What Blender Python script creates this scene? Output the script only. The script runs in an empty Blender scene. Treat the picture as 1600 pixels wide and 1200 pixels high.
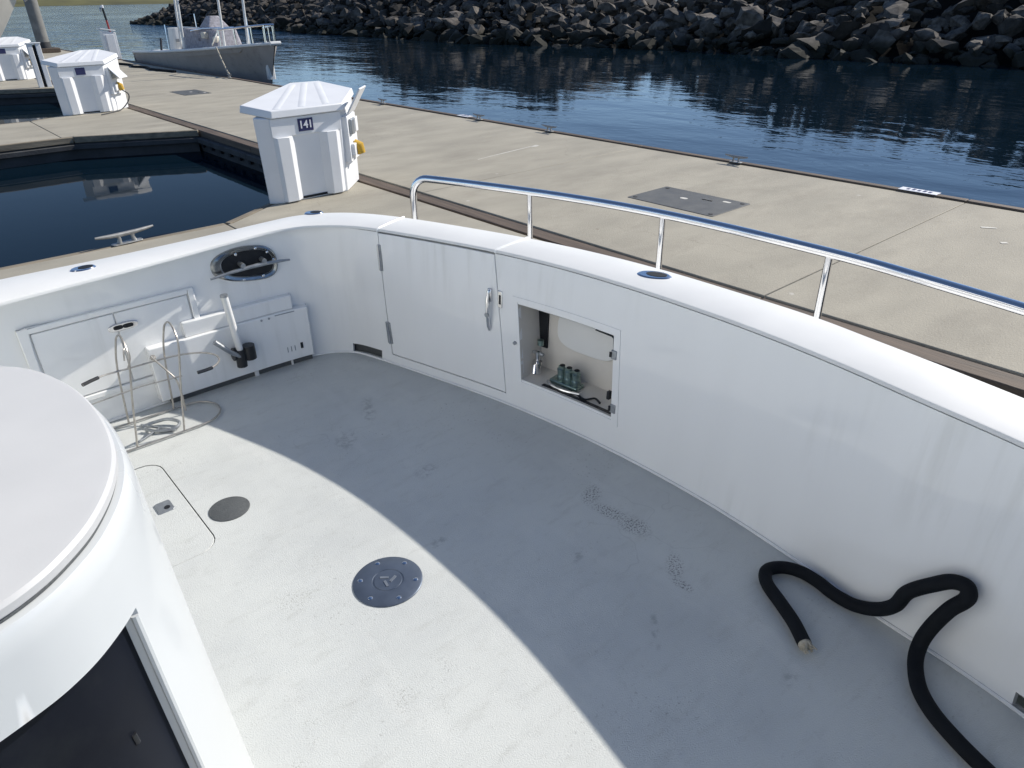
import bpy, bmesh, math, random
from mathutils import Vector, Matrix, noise as mnoise
random.seed(7)
scene = bpy.context.scene
COL = scene.collection
PI = math.pi

# ------------------------------------------------------------------ camera, world, sun, exposure
# axes: X = aft (towards the walkway), Y = to port, Z = up; cockpit sole at z 0, dock deck -0.45, water -0.9
HEAD = math.atan2(.76, .65)
PITCH, ROLL = math.radians(28.7), math.radians(-1.06)
hv = Vector((math.cos(HEAD), math.sin(HEAD), 0))
fwd = hv * math.cos(PITCH) + Vector((0, 0, -math.sin(PITCH)))
r0 = Vector((hv.y, -hv.x, 0)); u0 = r0.cross(fwd)
rgt = r0 * math.cos(ROLL) + u0 * math.sin(ROLL)
upv = u0 * math.cos(ROLL) - r0 * math.sin(ROLL)
cam = bpy.data.cameras.new('camera'); camo = bpy.data.objects.new('camera', cam); COL.objects.link(camo)
camo.matrix_world = Matrix(((rgt.x, upv.x, -fwd.x, 0), (rgt.y, upv.y, -fwd.y, 0), (rgt.z, upv.z, -fwd.z, 2.0), (0, 0, 0, 1)))
cam.sensor_width = 36; cam.lens = 1110 / 1600 * 36; cam.clip_start = .05; cam.clip_end = 9000
scene.camera = camo
SUN_EL, SUN_AZ = math.radians(35.2), math.radians(-8.5)
w = bpy.data.worlds.new('World'); scene.world = w; w.use_nodes = True
nt = w.node_tree; bg = nt.nodes['Background']
sky = nt.nodes.new('ShaderNodeTexSky'); sky.sky_type = 'NISHITA'; sky.sun_disc = False
sky.sun_elevation = SUN_EL; sky.sun_rotation = PI / 2 - SUN_AZ
sky.air_density = .65; sky.dust_density = 0; sky.ozone_density = 1.8
nt.links.new(sky.outputs[0], bg.inputs[0]); bg.inputs[1].default_value = .112
sl = bpy.data.lights.new('sun', 'SUN'); so = bpy.data.objects.new('sun', sl); COL.objects.link(so)
sl.energy = 4.4; sl.angle = math.radians(.53); sl.color = (1, .94, .85)
sd = Vector((math.cos(SUN_EL) * math.cos(SUN_AZ), math.cos(SUN_EL) * math.sin(SUN_AZ), math.sin(SUN_EL)))
so.rotation_euler = sd.to_track_quat('Z', 'Y').to_euler(); so.location = (20, 0, 20)
scene.view_settings.view_transform = 'Standard'; scene.view_settings.look = 'None'
scene.view_settings.exposure = 0.36; scene.view_settings.gamma = 1; scene.view_settings.use_curve_mapping = False

# ------------------------------------------------------------------ materials
def new_mat(name):
    m = bpy.data.materials.new(name); m.use_nodes = True
    return m, m.node_tree, m.node_tree.nodes['Principled BSDF']
def pmat(name, col, var=.08, scale=6, rough=.5, metal=0, bump=0, bscale=60, coat=0, dirt=None, stretch=(1, 1, 1), rvar=.08, perobj=0):
    m, t, b = new_mat(name); N = t.nodes; L = t.links
    tc = N.new('ShaderNodeTexCoord'); mp = N.new('ShaderNodeMapping'); mp.inputs['Scale'].default_value = stretch
    L.new(tc.outputs['Object'], mp.inputs[0])
    n = N.new('ShaderNodeTexNoise'); n.inputs['Scale'].default_value = scale; n.inputs['Detail'].default_value = 5
    L.new(mp.outputs[0], n.inputs['Vector'])
    r = N.new('ShaderNodeValToRGB'); r.color_ramp.elements[0].position = .3; r.color_ramp.elements[1].position = .7
    r.color_ramp.elements[0].color = (*[c * (1 - var) for c in col], 1); r.color_ramp.elements[1].color = (*[min(1, c * (1 + var)) for c in col], 1)
    L.new(n.outputs['Fac'], r.inputs[0]); out = r.outputs[0]
    if dirt:
        n2 = N.new('ShaderNodeTexNoise'); n2.inputs['Scale'].default_value = dirt[1]; n2.inputs['Detail'].default_value = 8
        n2.inputs['Roughness'].default_value = .7; L.new(mp.outputs[0], n2.inputs['Vector'])
        mr = N.new('ShaderNodeMapRange'); mr.inputs[1].default_value = dirt[2]; mr.inputs[2].default_value = dirt[2] + .2; mr.inputs[4].default_value = dirt[3]
        L.new(n2.outputs['Fac'], mr.inputs[0])
        mx = N.new('ShaderNodeMix'); mx.data_type = 'RGBA'; L.new(mr.outputs[0], mx.inputs[0]); L.new(out, mx.inputs[6])
        mx.inputs[7].default_value = (*dirt[0], 1); out = mx.outputs[2]
    if perobj:
        oi = N.new('ShaderNodeObjectInfo'); hs = N.new('ShaderNodeHueSaturation')
        mr = N.new('ShaderNodeMapRange'); mr.inputs[3].default_value = 1 - perobj; mr.inputs[4].default_value = 1 + perobj
        L.new(oi.outputs['Random'], mr.inputs[0]); L.new(mr.outputs[0], hs.inputs['Value']); L.new(out, hs.inputs['Color']); out = hs.outputs[0]
    L.new(out, b.inputs['Base Color'])
    mr = N.new('ShaderNodeMapRange'); mr.inputs[3].default_value = max(.02, rough - rvar); mr.inputs[4].default_value = rough + rvar
    L.new(n.outputs['Fac'], mr.inputs[0]); L.new(mr.outputs[0], b.inputs['Roughness'])
    b.inputs['Metallic'].default_value = metal; b.inputs['Coat Weight'].default_value = coat; b.inputs['Coat Roughness'].default_value = .08
    if bump:
        n3 = N.new('ShaderNodeTexNoise'); n3.inputs['Scale'].default_value = bscale; n3.inputs['Detail'].default_value = 4
        L.new(mp.outputs[0], n3.inputs['Vector'])
        bp = N.new('ShaderNodeBump'); bp.inputs['Strength'].default_value = bump; bp.inputs['Distance'].default_value = .01
        L.new(n3.outputs['Fac'], bp.inputs['Height']); L.new(bp.outputs[0], b.inputs['Normal'])
    return m

GEL = (.85, .86, .855)
M_gel = pmat('gelcoat', GEL, .012, 3, .2, coat=.5, bump=.015, bscale=5, stretch=(2, 2, .35), rvar=.04)
def add_streaks(m):
    t = m.node_tree; N = t.nodes; L = t.links; b = N['Principled BSDF']; src = b.inputs['Base Color'].links[0].from_socket
    gm = N.new('ShaderNodeNewGeometry'); mp = N.new('ShaderNodeMapping'); mp.inputs['Scale'].default_value = (9, 9, .7); L.new(gm.outputs['Position'], mp.inputs[0])
    nz = N.new('ShaderNodeTexNoise'); nz.inputs['Scale'].default_value = 2.0; nz.inputs['Detail'].default_value = 6; L.new(mp.outputs[0], nz.inputs['Vector'])
    n2 = N.new('ShaderNodeTexNoise'); n2.inputs['Scale'].default_value = 1.1; n2.inputs['Detail'].default_value = 3; L.new(gm.outputs['Position'], n2.inputs['Vector'])
    mr = N.new('ShaderNodeMapRange'); mr.interpolation_type = 'SMOOTHSTEP'
    for i, v in enumerate((.45, .75, 0, .5)): mr.inputs[i + 1].default_value = v
    L.new(nz.outputs['Fac'], mr.inputs[0])
    m2 = N.new('ShaderNodeMapRange'); m2.interpolation_type = 'SMOOTHSTEP'
    for i, v in enumerate((.42, .66, 0, 1)): m2.inputs[i + 1].default_value = v
    L.new(n2.outputs['Fac'], m2.inputs[0]); mu = N.new('ShaderNodeMath'); mu.operation = 'MULTIPLY'; L.new(mr.outputs[0], mu.inputs[0]); L.new(m2.outputs[0], mu.inputs[1])
    mx = N.new('ShaderNodeMix'); mx.data_type = 'RGBA'; L.new(mu.outputs[0], mx.inputs[0]); L.new(src, mx.inputs[6]); mx.inputs[7].default_value = (.66, .665, .64, 1); L.new(mx.outputs[2], b.inputs['Base Color'])
    b.inputs['Coat Weight'].default_value = 1; b.inputs['Coat Roughness'].default_value = .04
add_streaks(M_gel)
M_con = pmat('console_paint', (.58, .60, .605), .02, 2, .3, coat=.3, bump=.015, bscale=6)
M_rec = pmat('recess_lining', (.66, .63, .58), .06, 6, .5)
M_gut = pmat('hatch_gutter', (.42, .42, .40), .1, 20, .7)
M_hawse = pmat('dark_stainless', (.33, .34, .34), .15, 20, .22, metal=1)  # stainless darkened in colour for the dark surroundings it reflects
M_cap = pmat('cap_gelcoat', (.74, .745, .73), .03, 4, .45, bump=.03, bscale=160, dirt=((.6, .58, .53), 14, .66, .35))
M_lid = pmat('lid_vinyl', (.505, .508, .51), .03, 5, .5, bump=.02, bscale=220, dirt=((.42, .42, .42), 9, .68, .3))
M_ped = pmat('pedestal_white', (.78, .79, .80), .03, 3, .4, dirt=((.5, .47, .4), 4, .62, .3))
M_steel = pmat('stainless', (.72, .72, .73), .05, 8, .13, metal=1, rvar=.05)
M_wire = pmat('wire_steel', (.42, .40, .37), .2, 30, .38, metal=.75, rvar=.12)
M_dull = pmat('dull_steel', (.34, .36, .38), .12, 30, .38, metal=.7, bump=.1, bscale=90)
M_plate = pmat('deck_plate_blue', (.10, .125, .17), .1, 20, .38, metal=.45)
M_grey = pmat('deck_plate_grey', (.085, .092, .095), .12, 60, .6, bump=.25, bscale=160)
M_black = pmat('black_plastic', (.012, .014, .018), .2, 12, .4)
M_dark = pmat('dark_void', (.006, .008, .012), .2, 6, .7)
M_hose = pmat('black_rubber', (.007, .009, .012), .2, 25, .8, bump=.15, bscale=120)
M_smoke = pmat('dark_acrylic', (.006, .008, .014), .35, 2.5, .42, coat=.0, dirt=((.02, .024, .026), 3, .55, .6))
M_conc = pmat('dock_concrete', (.365, .337, .272), .13, 1.6, .85, bump=.5, bscale=70, dirt=((.26, .235, .19), 1.3, .5, .55), stretch=(.6, 1.25, 1))
M_dside = pmat('dock_side', (.05, .052, .055), .3, 3, .8, bump=.4, bscale=20)
M_fwood = pmat('weathered_edge', (.21, .18, .135), .3, 5, .8, bump=.5, bscale=25, stretch=(.25, 3, 3))
M_wood = pmat('waler_timber', (.115, .085, .062), .35, 5, .75, bump=.5, bscale=25, stretch=(3, .25, 3))
M_iron = pmat('galvanised', (.34, .34, .33), .2, 14, .5, metal=.6)
M_hatchp = pmat('dock_hatch', (.125, .125, .118), .15, 6, .6, metal=.3, bump=.2, bscale=80)
M_paint = pmat('worn_paint', (.62, .6, .54), .1, 8, .8)
M_navy = pmat('navy_plate', (.025, .03, .11), .05, 8, .45)
M_tagw = pmat('tag_white', (.78, .79, .82), .05, 8, .5)
M_yel = pmat('yellow_plug', (.55, .33, .03), .12, 20, .45)
M_red = pmat('red_paint', (.30, .03, .03), .1, 20, .5)
M_rope = pmat('rope', (.40, .37, .30), .25, 60, .9, bump=.5, bscale=160)
M_brass = pmat('valve_metal', (.22, .30, .28), .2, 25, .3, metal=.8)
M_rock = pmat('rock', (.080, .071, .062), .65, 2.6, .92, bump=.9, bscale=5, perobj=.85)
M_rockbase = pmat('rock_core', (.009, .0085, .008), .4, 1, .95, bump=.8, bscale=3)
M_hullg = pmat('grey_hull', (.37, .35, .335), .08, 2, .5, dirt=((.1, .09, .08), 3, .55, .5))
M_canvas = pmat('canvas', (.32, .31, .34), .35, 9, .85, bump=.4, bscale=14)
M_cream = pmat('cream_gel', (.62, .58, .5), .05, 4, .45)
def add_spots(m):   # droppings, rust specks and hairline cracks
    t = m.node_tree; N = t.nodes; L = t.links; b = N['Principled BSDF']; out = b.inputs['Base Color'].links[0].from_socket
    gm = N.new('ShaderNodeNewGeometry'); nz = N.new('ShaderNodeTexNoise'); nz.inputs['Scale'].default_value = 3; nz.inputs['Detail'].default_value = 5; L.new(gm.outputs['Position'], nz.inputs['Vector'])
    def warp(k):
        ma = N.new('ShaderNodeVectorMath'); ma.operation = 'MULTIPLY_ADD'; L.new(nz.outputs['Color'], ma.inputs[0]); ma.inputs[1].default_value = (k, k, 0); L.new(gm.outputs['Position'], ma.inputs[2]); return ma.outputs[0]
    def layer(feature, scale, k, lo, hi, amt, col, gate):
        nonlocal out
        v = N.new('ShaderNodeTexVoronoi'); v.feature = feature; v.inputs['Scale'].default_value = scale; v.inputs['Randomness'].default_value = 1; L.new(warp(k), v.inputs['Vector'])
        mr = N.new('ShaderNodeMapRange'); mr.interpolation_type = 'SMOOTHSTEP'
        for i, x in enumerate((lo, hi, amt, 0)): mr.inputs[i + 1].default_value = x
        L.new(v.outputs['Distance'], mr.inputs[0])
        n2 = N.new('ShaderNodeTexNoise'); n2.inputs['Scale'].default_value = gate[0]; L.new(gm.outputs['Position'], n2.inputs['Vector'])
        m2 = N.new('ShaderNodeMapRange'); m2.inputs[1].default_value = gate[1]; m2.inputs[2].default_value = gate[1] + .06; L.new(n2.outputs['Fac'], m2.inputs[0])
        mu = N.new('ShaderNodeMath'); mu.operation = 'MULTIPLY'; L.new(mr.outputs[0], mu.inputs[0]); L.new(m2.outputs[0], mu.inputs[1])
        mx = N.new('ShaderNodeMix'); mx.data_type = 'RGBA'; L.new(mu.outputs[0], mx.inputs[0]); L.new(out, mx.inputs[6]); mx.inputs[7].default_value = (*col, 1); out = mx.outputs[2]
    layer('F1', 1.6, .12, .03, .07, .8, (.62, .6, .55), (2.1, .56))
    layer('F1', 3.1, .10, .03, .08, .6, (.15, .12, .09), (1.4, .55))
    layer('DISTANCE_TO_EDGE', .42, .5, .0, .005, .2, (.16, .14, .11), (.35, .54))
    L.new(out, b.inputs['Base Color'])
add_spots(M_conc)
M_pile = pmat('concrete_pile', (.2, .2, .19), .2, 3, .85, bump=.3, bscale=20)
M_land = pmat('shore_grass', (.10, .095, .03), .35, .02, .95)
M_win = pmat('cabin_glass', (.01, .012, .016), .1, 3, .06, coat=.5)
M_caulk = pmat('caulk', (.86, .87, .86), .02, 8, .35)
M_smoke.node_tree.nodes['Principled BSDF'].inputs['Specular IOR Level'].default_value = .12
M_hose.node_tree.nodes['Principled BSDF'].inputs['Specular IOR Level'].default_value = .2

# wet, weed-dark tide band on the boulders below about 0.7 m above the water
def add_tide(m, z0, z1, col):
    t = m.node_tree; N = t.nodes; L = t.links; b = N['Principled BSDF']; src = b.inputs['Base Color'].links[0].from_socket
    gm = N.new('ShaderNodeNewGeometry'); sx = N.new('ShaderNodeSeparateXYZ'); L.new(gm.outputs['Position'], sx.inputs[0])
    nz = N.new('ShaderNodeTexNoise'); nz.inputs['Scale'].default_value = .8; L.new(gm.outputs['Position'], nz.inputs['Vector'])
    ad = N.new('ShaderNodeMath'); ad.operation = 'MULTIPLY_ADD'; L.new(nz.outputs['Fac'], ad.inputs[0]); ad.inputs[1].default_value = -.8; L.new(sx.outputs['Z'], ad.inputs[2])
    mr = N.new('ShaderNodeMapRange'); mr.interpolation_type = 'SMOOTHSTEP'
    for i, v in enumerate((z0, z1, 1, 0)): mr.inputs[i + 1].default_value = v
    L.new(ad.outputs[0], mr.inputs[0]); mx = N.new('ShaderNodeMix'); mx.data_type = 'RGBA'; L.new(mr.outputs[0], mx.inputs[0]); L.new(src, mx.inputs[6]); mx.inputs[7].default_value = (*col, 1)
    L.new(mx.outputs[2], b.inputs['Base Color'])
add_tide(M_rock, -.9, -.2, (.014, .015, .010))

# sole: light grey non-skid with scuffs
def sole_material():
    m, t, b = new_mat('nonskid_sole'); N = t.nodes; L = t.links
    tc = N.new('ShaderNodeTexCoord'); P = tc.outputs['Object']
    def math_(op, a, c=None, clamp=False):
        n = N.new('ShaderNodeMath'); n.operation = op; n.use_clamp = clamp
        for i, v in enumerate((a, c)):
            if v is None: continue
            if isinstance(v, (int, float)): n.inputs[i].default_value = v
            else: L.new(v, n.inputs[i])
        return n.outputs[0]
    def noise(scale, detail=4, rough=.6, stretch=None):
        n = N.new('ShaderNodeTexNoise'); n.inputs['Scale'].default_value = scale; n.inputs['Detail'].default_value = detail; n.inputs['Roughness'].default_value = rough
        src = P
        if stretch:
            mp = N.new('ShaderNodeMapping'); mp.inputs['Scale'].default_value = stretch; mp.inputs['Rotation'].default_value = (0, 0, .6); L.new(P, mp.inputs[0]); src = mp.outputs[0]
        L.new(src, n.inputs['Vector']); return n.outputs['Fac']
    def rng(v, a, c, lo=0, hi=1):
        n = N.new('ShaderNodeMapRange'); n.interpolation_type = 'SMOOTHSTEP'
        for i, x in enumerate((a, c, lo, hi)): n.inputs[i + 1].default_value = x
        L.new(v, n.inputs[0]); return n.outputs[0]
    def mix(fac, a, c):
        n = N.new('ShaderNodeMix'); n.data_type = 'RGBA'; L.new(fac, n.inputs[0])
        if isinstance(a, tuple): n.inputs[6].default_value = (*a, 1)
        else: L.new(a, n.inputs[6])
        n.inputs[7].default_value = (*c, 1); return n.outputs[2]
    def blobs(lst):
        acc = None
        for x, y, rx, ry, an in lst:
            mp = N.new('ShaderNodeMapping'); mp.vector_type = 'TEXTURE'
            mp.inputs['Location'].default_value = (x, y, 0); mp.inputs['Rotation'].default_value = (0, 0, an); mp.inputs['Scale'].default_value = (rx, ry, 1)
            L.new(P, mp.inputs[0]); ln = N.new('ShaderNodeVectorMath'); ln.operation = 'LENGTH'; L.new(mp.outputs[0], ln.inputs[0])
            k = rng(ln.outputs['Value'], .35, 1, 1, 0)
            acc = k if acc is None else math_('MAXIMUM', acc, k)
        return acc
    base = mix(rng(noise(1.4, 6, .65), .35, .7), (.57, .59, .575), (.50, .52, .515))
    base = mix(rng(noise(5, 8, .7, (1, 3, 1)), .50, .75, 0, .5), base, (.42, .43, .41))
    base = mix(rng(noise(19, 6, .75), .56, .72, 0, .30), base, (.36, .36, .34))
    base = mix(rng(noise(2.6, 4, .6, (1.6, .5, 1)), .56, .66, 0, .22), base, (.64, .65, .63))
    base = mix(math_('MULTIPLY', rng(noise(70, 3, .6), .60, .68), rng(noise(1.7, 5, .7), .50, .66, 0, .5)), base, (.17, .165, .15))
    # black scuffs: grains of dirt caught in the non-skid
    sp = rng(noise(150, 2, .6), .54, .64)
    k1 = blobs([(1.95, 1.74, .10, .055, .5), (1.92, 1.60, .05, .12, .2), (1.93, 1.47, .07, .10, .1), (1.86, 1.20, .10, .045, .7), (1.80, 1.12, .03, .07, 0)])
    base = mix(math_('MULTIPLY', math_('MULTIPLY', rng(noise(125, 2, .6), .49, .60), k1), .75), base, (.09, .09, .095))
    k2 = blobs([(.66, 2.02, .10, .16, .4), (.40, 1.62, .12, .20, .2), (.46, 1.50, .08, .10, 0), (.72, 1.45, .07, .15, -.3), (.90, 1.46, .05, .10, 0), (.80, 2.2, .08, .1, 0), (1.21, .76, .08, .1, .4), (.34, 1.42, .06, .05, 0)])
    base = mix(math_('MULTIPLY', math_('MULTIPLY', sp, math_('MULTIPLY', k2, rng(noise(9, 3), .4, .65))), .45), base, (.16, .15, .125))
    k3 = blobs([(1.25, 1.95, .06, .04, .5), (1.5, 2.4, .09, .06, .2), (1.35, 2.9, .12, .07, .9), (1.62, 1.5, .07, .03, .3), (1.72, .62, .06, .03, 0), (1.0, .5, .09, .05, .6), (1.55, 1.05, .12, .02, .8), (1.6, 3.1, .2, .05, 1.1)])
    base = mix(math_('MULTIPLY', rng(noise(30, 5), .42, .62), math_('MULTIPLY', k3, .45)), base, (.2, .21, .22))
    # water marks: thin curved lines
    rings = noise(2.2, 3, .5)
    ln = math_('ABSOLUTE', math_('SUBTRACT', rings, .5)); k4 = math_('MULTIPLY', rng(ln, 0, .006, 1, 0), rng(noise(1.1, 2), .5, .62, 0, .22))
    base = mix(k4, base, (.3, .31, .31))
    L.new(base, b.inputs['Base Color']); b.inputs['Roughness'].default_value = .62; b.inputs['Specular IOR Level'].default_value = .35
    bp = N.new('ShaderNodeBump'); bp.inputs['Strength'].default_value = .5; bp.inputs['Distance'].default_value = .004
    L.new(noise(210, 2), bp.inputs['Height']); L.new(bp.outputs[0], b.inputs['Normal'])
    return m
M_sole = sole_material()

def water_material():
    m, t, b = new_mat('harbour_water'); N = t.nodes; L = t.links
    tc = N.new('ShaderNodeTexCoord'); P = tc.outputs['Object']
    b.inputs['Base Color'].default_value = (.003, .010, .018, 1); b.inputs['Roughness'].default_value = .03; b.inputs['IOR'].default_value = 1.2
    def noise(sc, st, det=3):
        mp = N.new('ShaderNodeMapping'); mp.inputs['Scale'].default_value = st; mp.inputs['Rotation'].default_value = (0, 0, .5); L.new(P, mp.inputs[0])
        n = N.new('ShaderNodeTexNoise'); n.inputs['Scale'].default_value = sc; n.inputs['Detail'].default_value = det; n.inputs['Distortion'].default_value = .4
        L.new(mp.outputs[0], n.inputs['Vector']); return n.outputs['Fac']
    a = noise(1.1, (1, .55, 1)); c = noise(.28, (1, .4, 1), 2); d = noise(5.5, (1, .6, 1), 2)
    def ma(op, x, y):
        n = N.new('ShaderNodeMath'); n.operation = op
        for i, v in enumerate((x, y)):
            if isinstance(v, (int, float)): n.inputs[i].default_value = v
            else: L.new(v, n.inputs[i])
        return n.outputs[0]
    hgt = ma('ADD', ma('ADD', a, ma('MULTIPLY', c, 2.2)), ma('MULTIPLY', d, .16))
    # the slips behind the walkway are sheltered, the channel beyond it is ruffled
    sx = N.new('ShaderNodeSeparateXYZ'); L.new(P, sx.inputs[0])
    mr = N.new('ShaderNodeMapRange'); mr.interpolation_type = 'SMOOTHSTEP'
    for i, v in enumerate((5.0, 14.0, .02, .14)): mr.inputs[i + 1].default_value = v
    L.new(sx.outputs['X'], mr.inputs[0])
    ir = N.new('ShaderNodeMapRange'); ir.interpolation_type = 'SMOOTHSTEP'   # sky reflection dimmed by position over the slips, standing in for polarised light
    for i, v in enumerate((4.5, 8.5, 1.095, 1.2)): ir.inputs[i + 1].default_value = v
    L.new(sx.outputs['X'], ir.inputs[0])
    fa = N.new('ShaderNodeMapRange'); fa.interpolation_type = 'SMOOTHSTEP'   # open water beyond: choppy, deep blue colour partly standing in for reflected sky
    for i, v in enumerate((48.0, 95.0, 0, 1)): fa.inputs[i + 1].default_value = v
    L.new(sx.outputs['Y'], fa.inputs[0])
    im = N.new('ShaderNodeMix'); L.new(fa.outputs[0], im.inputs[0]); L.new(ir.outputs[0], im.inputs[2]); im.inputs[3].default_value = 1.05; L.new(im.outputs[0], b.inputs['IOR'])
    cm = N.new('ShaderNodeMix'); cm.data_type = 'RGBA'; L.new(fa.outputs[0], cm.inputs[0]); cm.inputs[6].default_value = (.003, .010, .018, 1); cm.inputs[7].default_value = (.006, .038, .095, 1); L.new(cm.outputs[2], b.inputs['Base Color'])
    pt = noise(.05, (1, .5, 1), 2); pr = N.new('ShaderNodeMapRange'); pr.inputs[1].default_value = .35; pr.inputs[2].default_value = .65; pr.inputs[3].default_value = .55; pr.inputs[4].default_value = 1.25; L.new(pt, pr.inputs[0])
    fr = N.new('ShaderNodeMapRange'); fr.interpolation_type = 'SMOOTHSTEP'
    for i, v in enumerate((30.0, 70.0, 1.0, 14.0)): fr.inputs[i + 1].default_value = v
    L.new(sx.outputs['Y'], fr.inputs[0])
    bp = N.new('ShaderNodeBump'); bp.inputs['Distance'].default_value = .12
    L.new(ma('MULTIPLY', ma('MULTIPLY', mr.outputs[0], pr.outputs[0]), fr.outputs[0]), bp.inputs['Strength']); L.new(hgt, bp.inputs['Height']); L.new(bp.outputs[0], b.inputs['Normal'])
    return m
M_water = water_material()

# ------------------------------------------------------------------ mesh helpers
class MB:
    def __init__(s): s.v = []; s.f = []
    def add(s, vs, fs):
        o = len(s.v); s.v += [tuple(p) for p in vs]; s.f += [tuple(i + o for i in f) for f in fs]; return s
    def box(s, c, d, rz=0, M=None):
        x, y, z = [k / 2 for k in d]
        vs = [Vector((sx * x, sy * y, sz * z)) for sz in (-1, 1) for sy in (-1, 1) for sx in (-1, 1)]
        R = M if M is not None else Matrix.Rotation(rz, 3, 'Z')
        vs = [R @ p + Vector(c) for p in vs]
        return s.add(vs, [(0, 2, 3, 1), (4, 5, 7, 6), (0, 1, 5, 4), (2, 6, 7, 3), (0, 4, 6, 2), (1, 3, 7, 5)])
    def prism(s, poly, z0, z1, top=None):
        n = len(poly); top = top or poly
        g = lambda z, p: (p[0], p[1], z(p) if callable(z) else z)
        vs = [g(z0, p) for p in poly] + [g(z1, p) for p in top]
        return s.add(vs, [tuple(range(n - 1, -1, -1)), tuple(range(n, 2 * n))] + [(i, (i + 1) % n, n + (i + 1) % n, n + i) for i in range(n)])
    def tube(s, pts, rad, k=8, caps=True, closed=False):
        P = [Vector(p) for p in pts]; n = len(P); R = rad if isinstance(rad, (list, tuple)) else [rad] * n
        T = []
        for i in range(n):
            a = P[i - 1] if (i > 0 or closed) else P[i]; b = P[(i + 1) % n] if (i < n - 1 or closed) else P[i]
            T.append((b - a).normalized())
        ref = Vector((0, 0, 1)) if abs(T[0].z) < .9 else Vector((1, 0, 0))
        nn = (ref - T[0] * ref.dot(T[0])).normalized(); vs = []
        for i in range(n):
            nn = (nn - T[i] * nn.dot(T[i])).normalized(); bb = T[i].cross(nn)
            vs += [P[i] + (nn * math.cos(2 * PI * j / k) + bb * math.sin(2 * PI * j / k)) * R[i] for j in range(k)]
        fs = []
        for i in range(n if closed else n - 1):
            a, b = i * k, ((i + 1) % n) * k
            fs += [(a + j, a + (j + 1) % k, b + (j + 1) % k, b + j) for j in range(k)]
        if caps and not closed: fs += [tuple(range(k - 1, -1, -1)), tuple((n - 1) * k + j for j in range(k))]
        return s.add(vs, fs)
    def lathe(s, prof, c, axis=(0, 0, 1), k=24):
        ax = Vector(axis).normalized(); ref = Vector((1, 0, 0)) if abs(ax.x) < .9 else Vector((0, 1, 0))
        e1 = (ref - ax * ref.dot(ax)).normalized(); e2 = ax.cross(e1); c = Vector(c); vs = []
        for r, h in prof: vs += [c + ax * h + (e1 * math.cos(2 * PI * j / k) + e2 * math.sin(2 * PI * j / k)) * max(r, 1e-5) for j in range(k)]
        fs = [(i * k + j, i * k + (j + 1) % k, (i + 1) * k + (j + 1) % k, (i + 1) * k + j) for i in range(len(prof) - 1) for j in range(k)]
        fs += [tuple(range(k - 1, -1, -1)), tuple((len(prof) - 1) * k + j for j in range(k))]
        return s.add(vs, fs)
    def grid(s, fn, nu, nv):
        vs = [fn(i / nu, j / nv) for i in range(nu + 1) for j in range(nv + 1)]
        return s.add(vs, [(i * (nv + 1) + j, (i + 1) * (nv + 1) + j, (i + 1) * (nv + 1) + j + 1, i * (nv + 1) + j + 1) for i in range(nu) for j in range(nv)])
    def slab(s, fn, nu, nv, th):
        # fn(a, b, off) -> point; a closed shell between off = 0 and off = -th
        ring = []
        A = [[None] * (nv + 1) for _ in range(nu + 1)]; B = [[None] * (nv + 1) for _ in range(nu + 1)]
        vs = []
        for i in range(nu + 1):
            for j in range(nv + 1):
                A[i][j] = len(vs); vs.append(fn(i / nu, j / nv, 0)); B[i][j] = len(vs); vs.append(fn(i / nu, j / nv, -th))
        fs = []
        for i in range(nu):
            for j in range(nv):
                fs.append((A[i][j], A[i + 1][j], A[i + 1][j + 1], A[i][j + 1])); fs.append((B[i][j], B[i][j + 1], B[i + 1][j + 1], B[i + 1][j]))
        for i in range(nu):
            fs.append((A[i][0], B[i][0], B[i + 1][0], A[i + 1][0])); fs.append((A[i][nv], A[i + 1][nv], B[i + 1][nv], B[i][nv]))
        for j in range(nv):
            fs.append((A[0][j], A[0][j + 1], B[0][j + 1], B[0][j])); fs.append((A[nu][j], B[nu][j], B[nu][j + 1], A[nu][j + 1]))
        return s.add(vs, fs)
    def mesh(s, name, mat, smooth=True):
        me = bpy.data.meshes.new(name); me.from_pydata([tuple(p) for p in s.v], [], s.f)
        bm = bmesh.new(); bm.from_mesh(me); bmesh.ops.remove_doubles(bm, verts=bm.verts, dist=1e-5); bmesh.ops.recalc_face_normals(bm, faces=bm.faces); bm.to_mesh(me); bm.free()
        if mat: me.materials.append(mat)
        if smooth and len(me.polygons):
            me.polygons.foreach_set('use_smooth', [True] * len(me.polygons)); me.set_sharp_from_angle(angle=math.radians(35))
        me.update(); return me
    def build(s, name, mat, parent=None, bevel=0, smooth=True, seg=2):
        o = bpy.data.objects.new(name, s.mesh(name, mat, smooth)); COL.objects.link(o)
        if parent is not None: o.parent = parent; o.matrix_parent_inverse = world_of(parent).inverted()
        if bevel:
            md = o.modifiers.new('bevel', 'BEVEL'); md.width = bevel; md.segments = seg; md.limit_method = 'ANGLE'; md.angle_limit = math.radians(40)
            md.harden_normals = False
        return o
def world_of(o):
    m = o.matrix_basis.copy()
    return (world_of(o.parent) @ o.matrix_parent_inverse @ m) if o.parent else m
def empty(name, loc, rz=0):
    o = bpy.data.objects.new(name, None); o.empty_display_size = .1; COL.objects.link(o); o.location = loc; o.rotation_euler = (0, 0, rz); return o
def tag(o, label=None, cat=None, group=None, kind=None):
    if label: o['label'] = label
    if cat: o['category'] = cat
    if group: o['group'] = group
    if kind: o['kind'] = kind
    return o
def copy_tree(o, parent=None):
    c = o.copy(); COL.objects.link(c); c.parent = parent
    for ch in list(o.children): copy_tree(ch, c)
    return c
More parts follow.
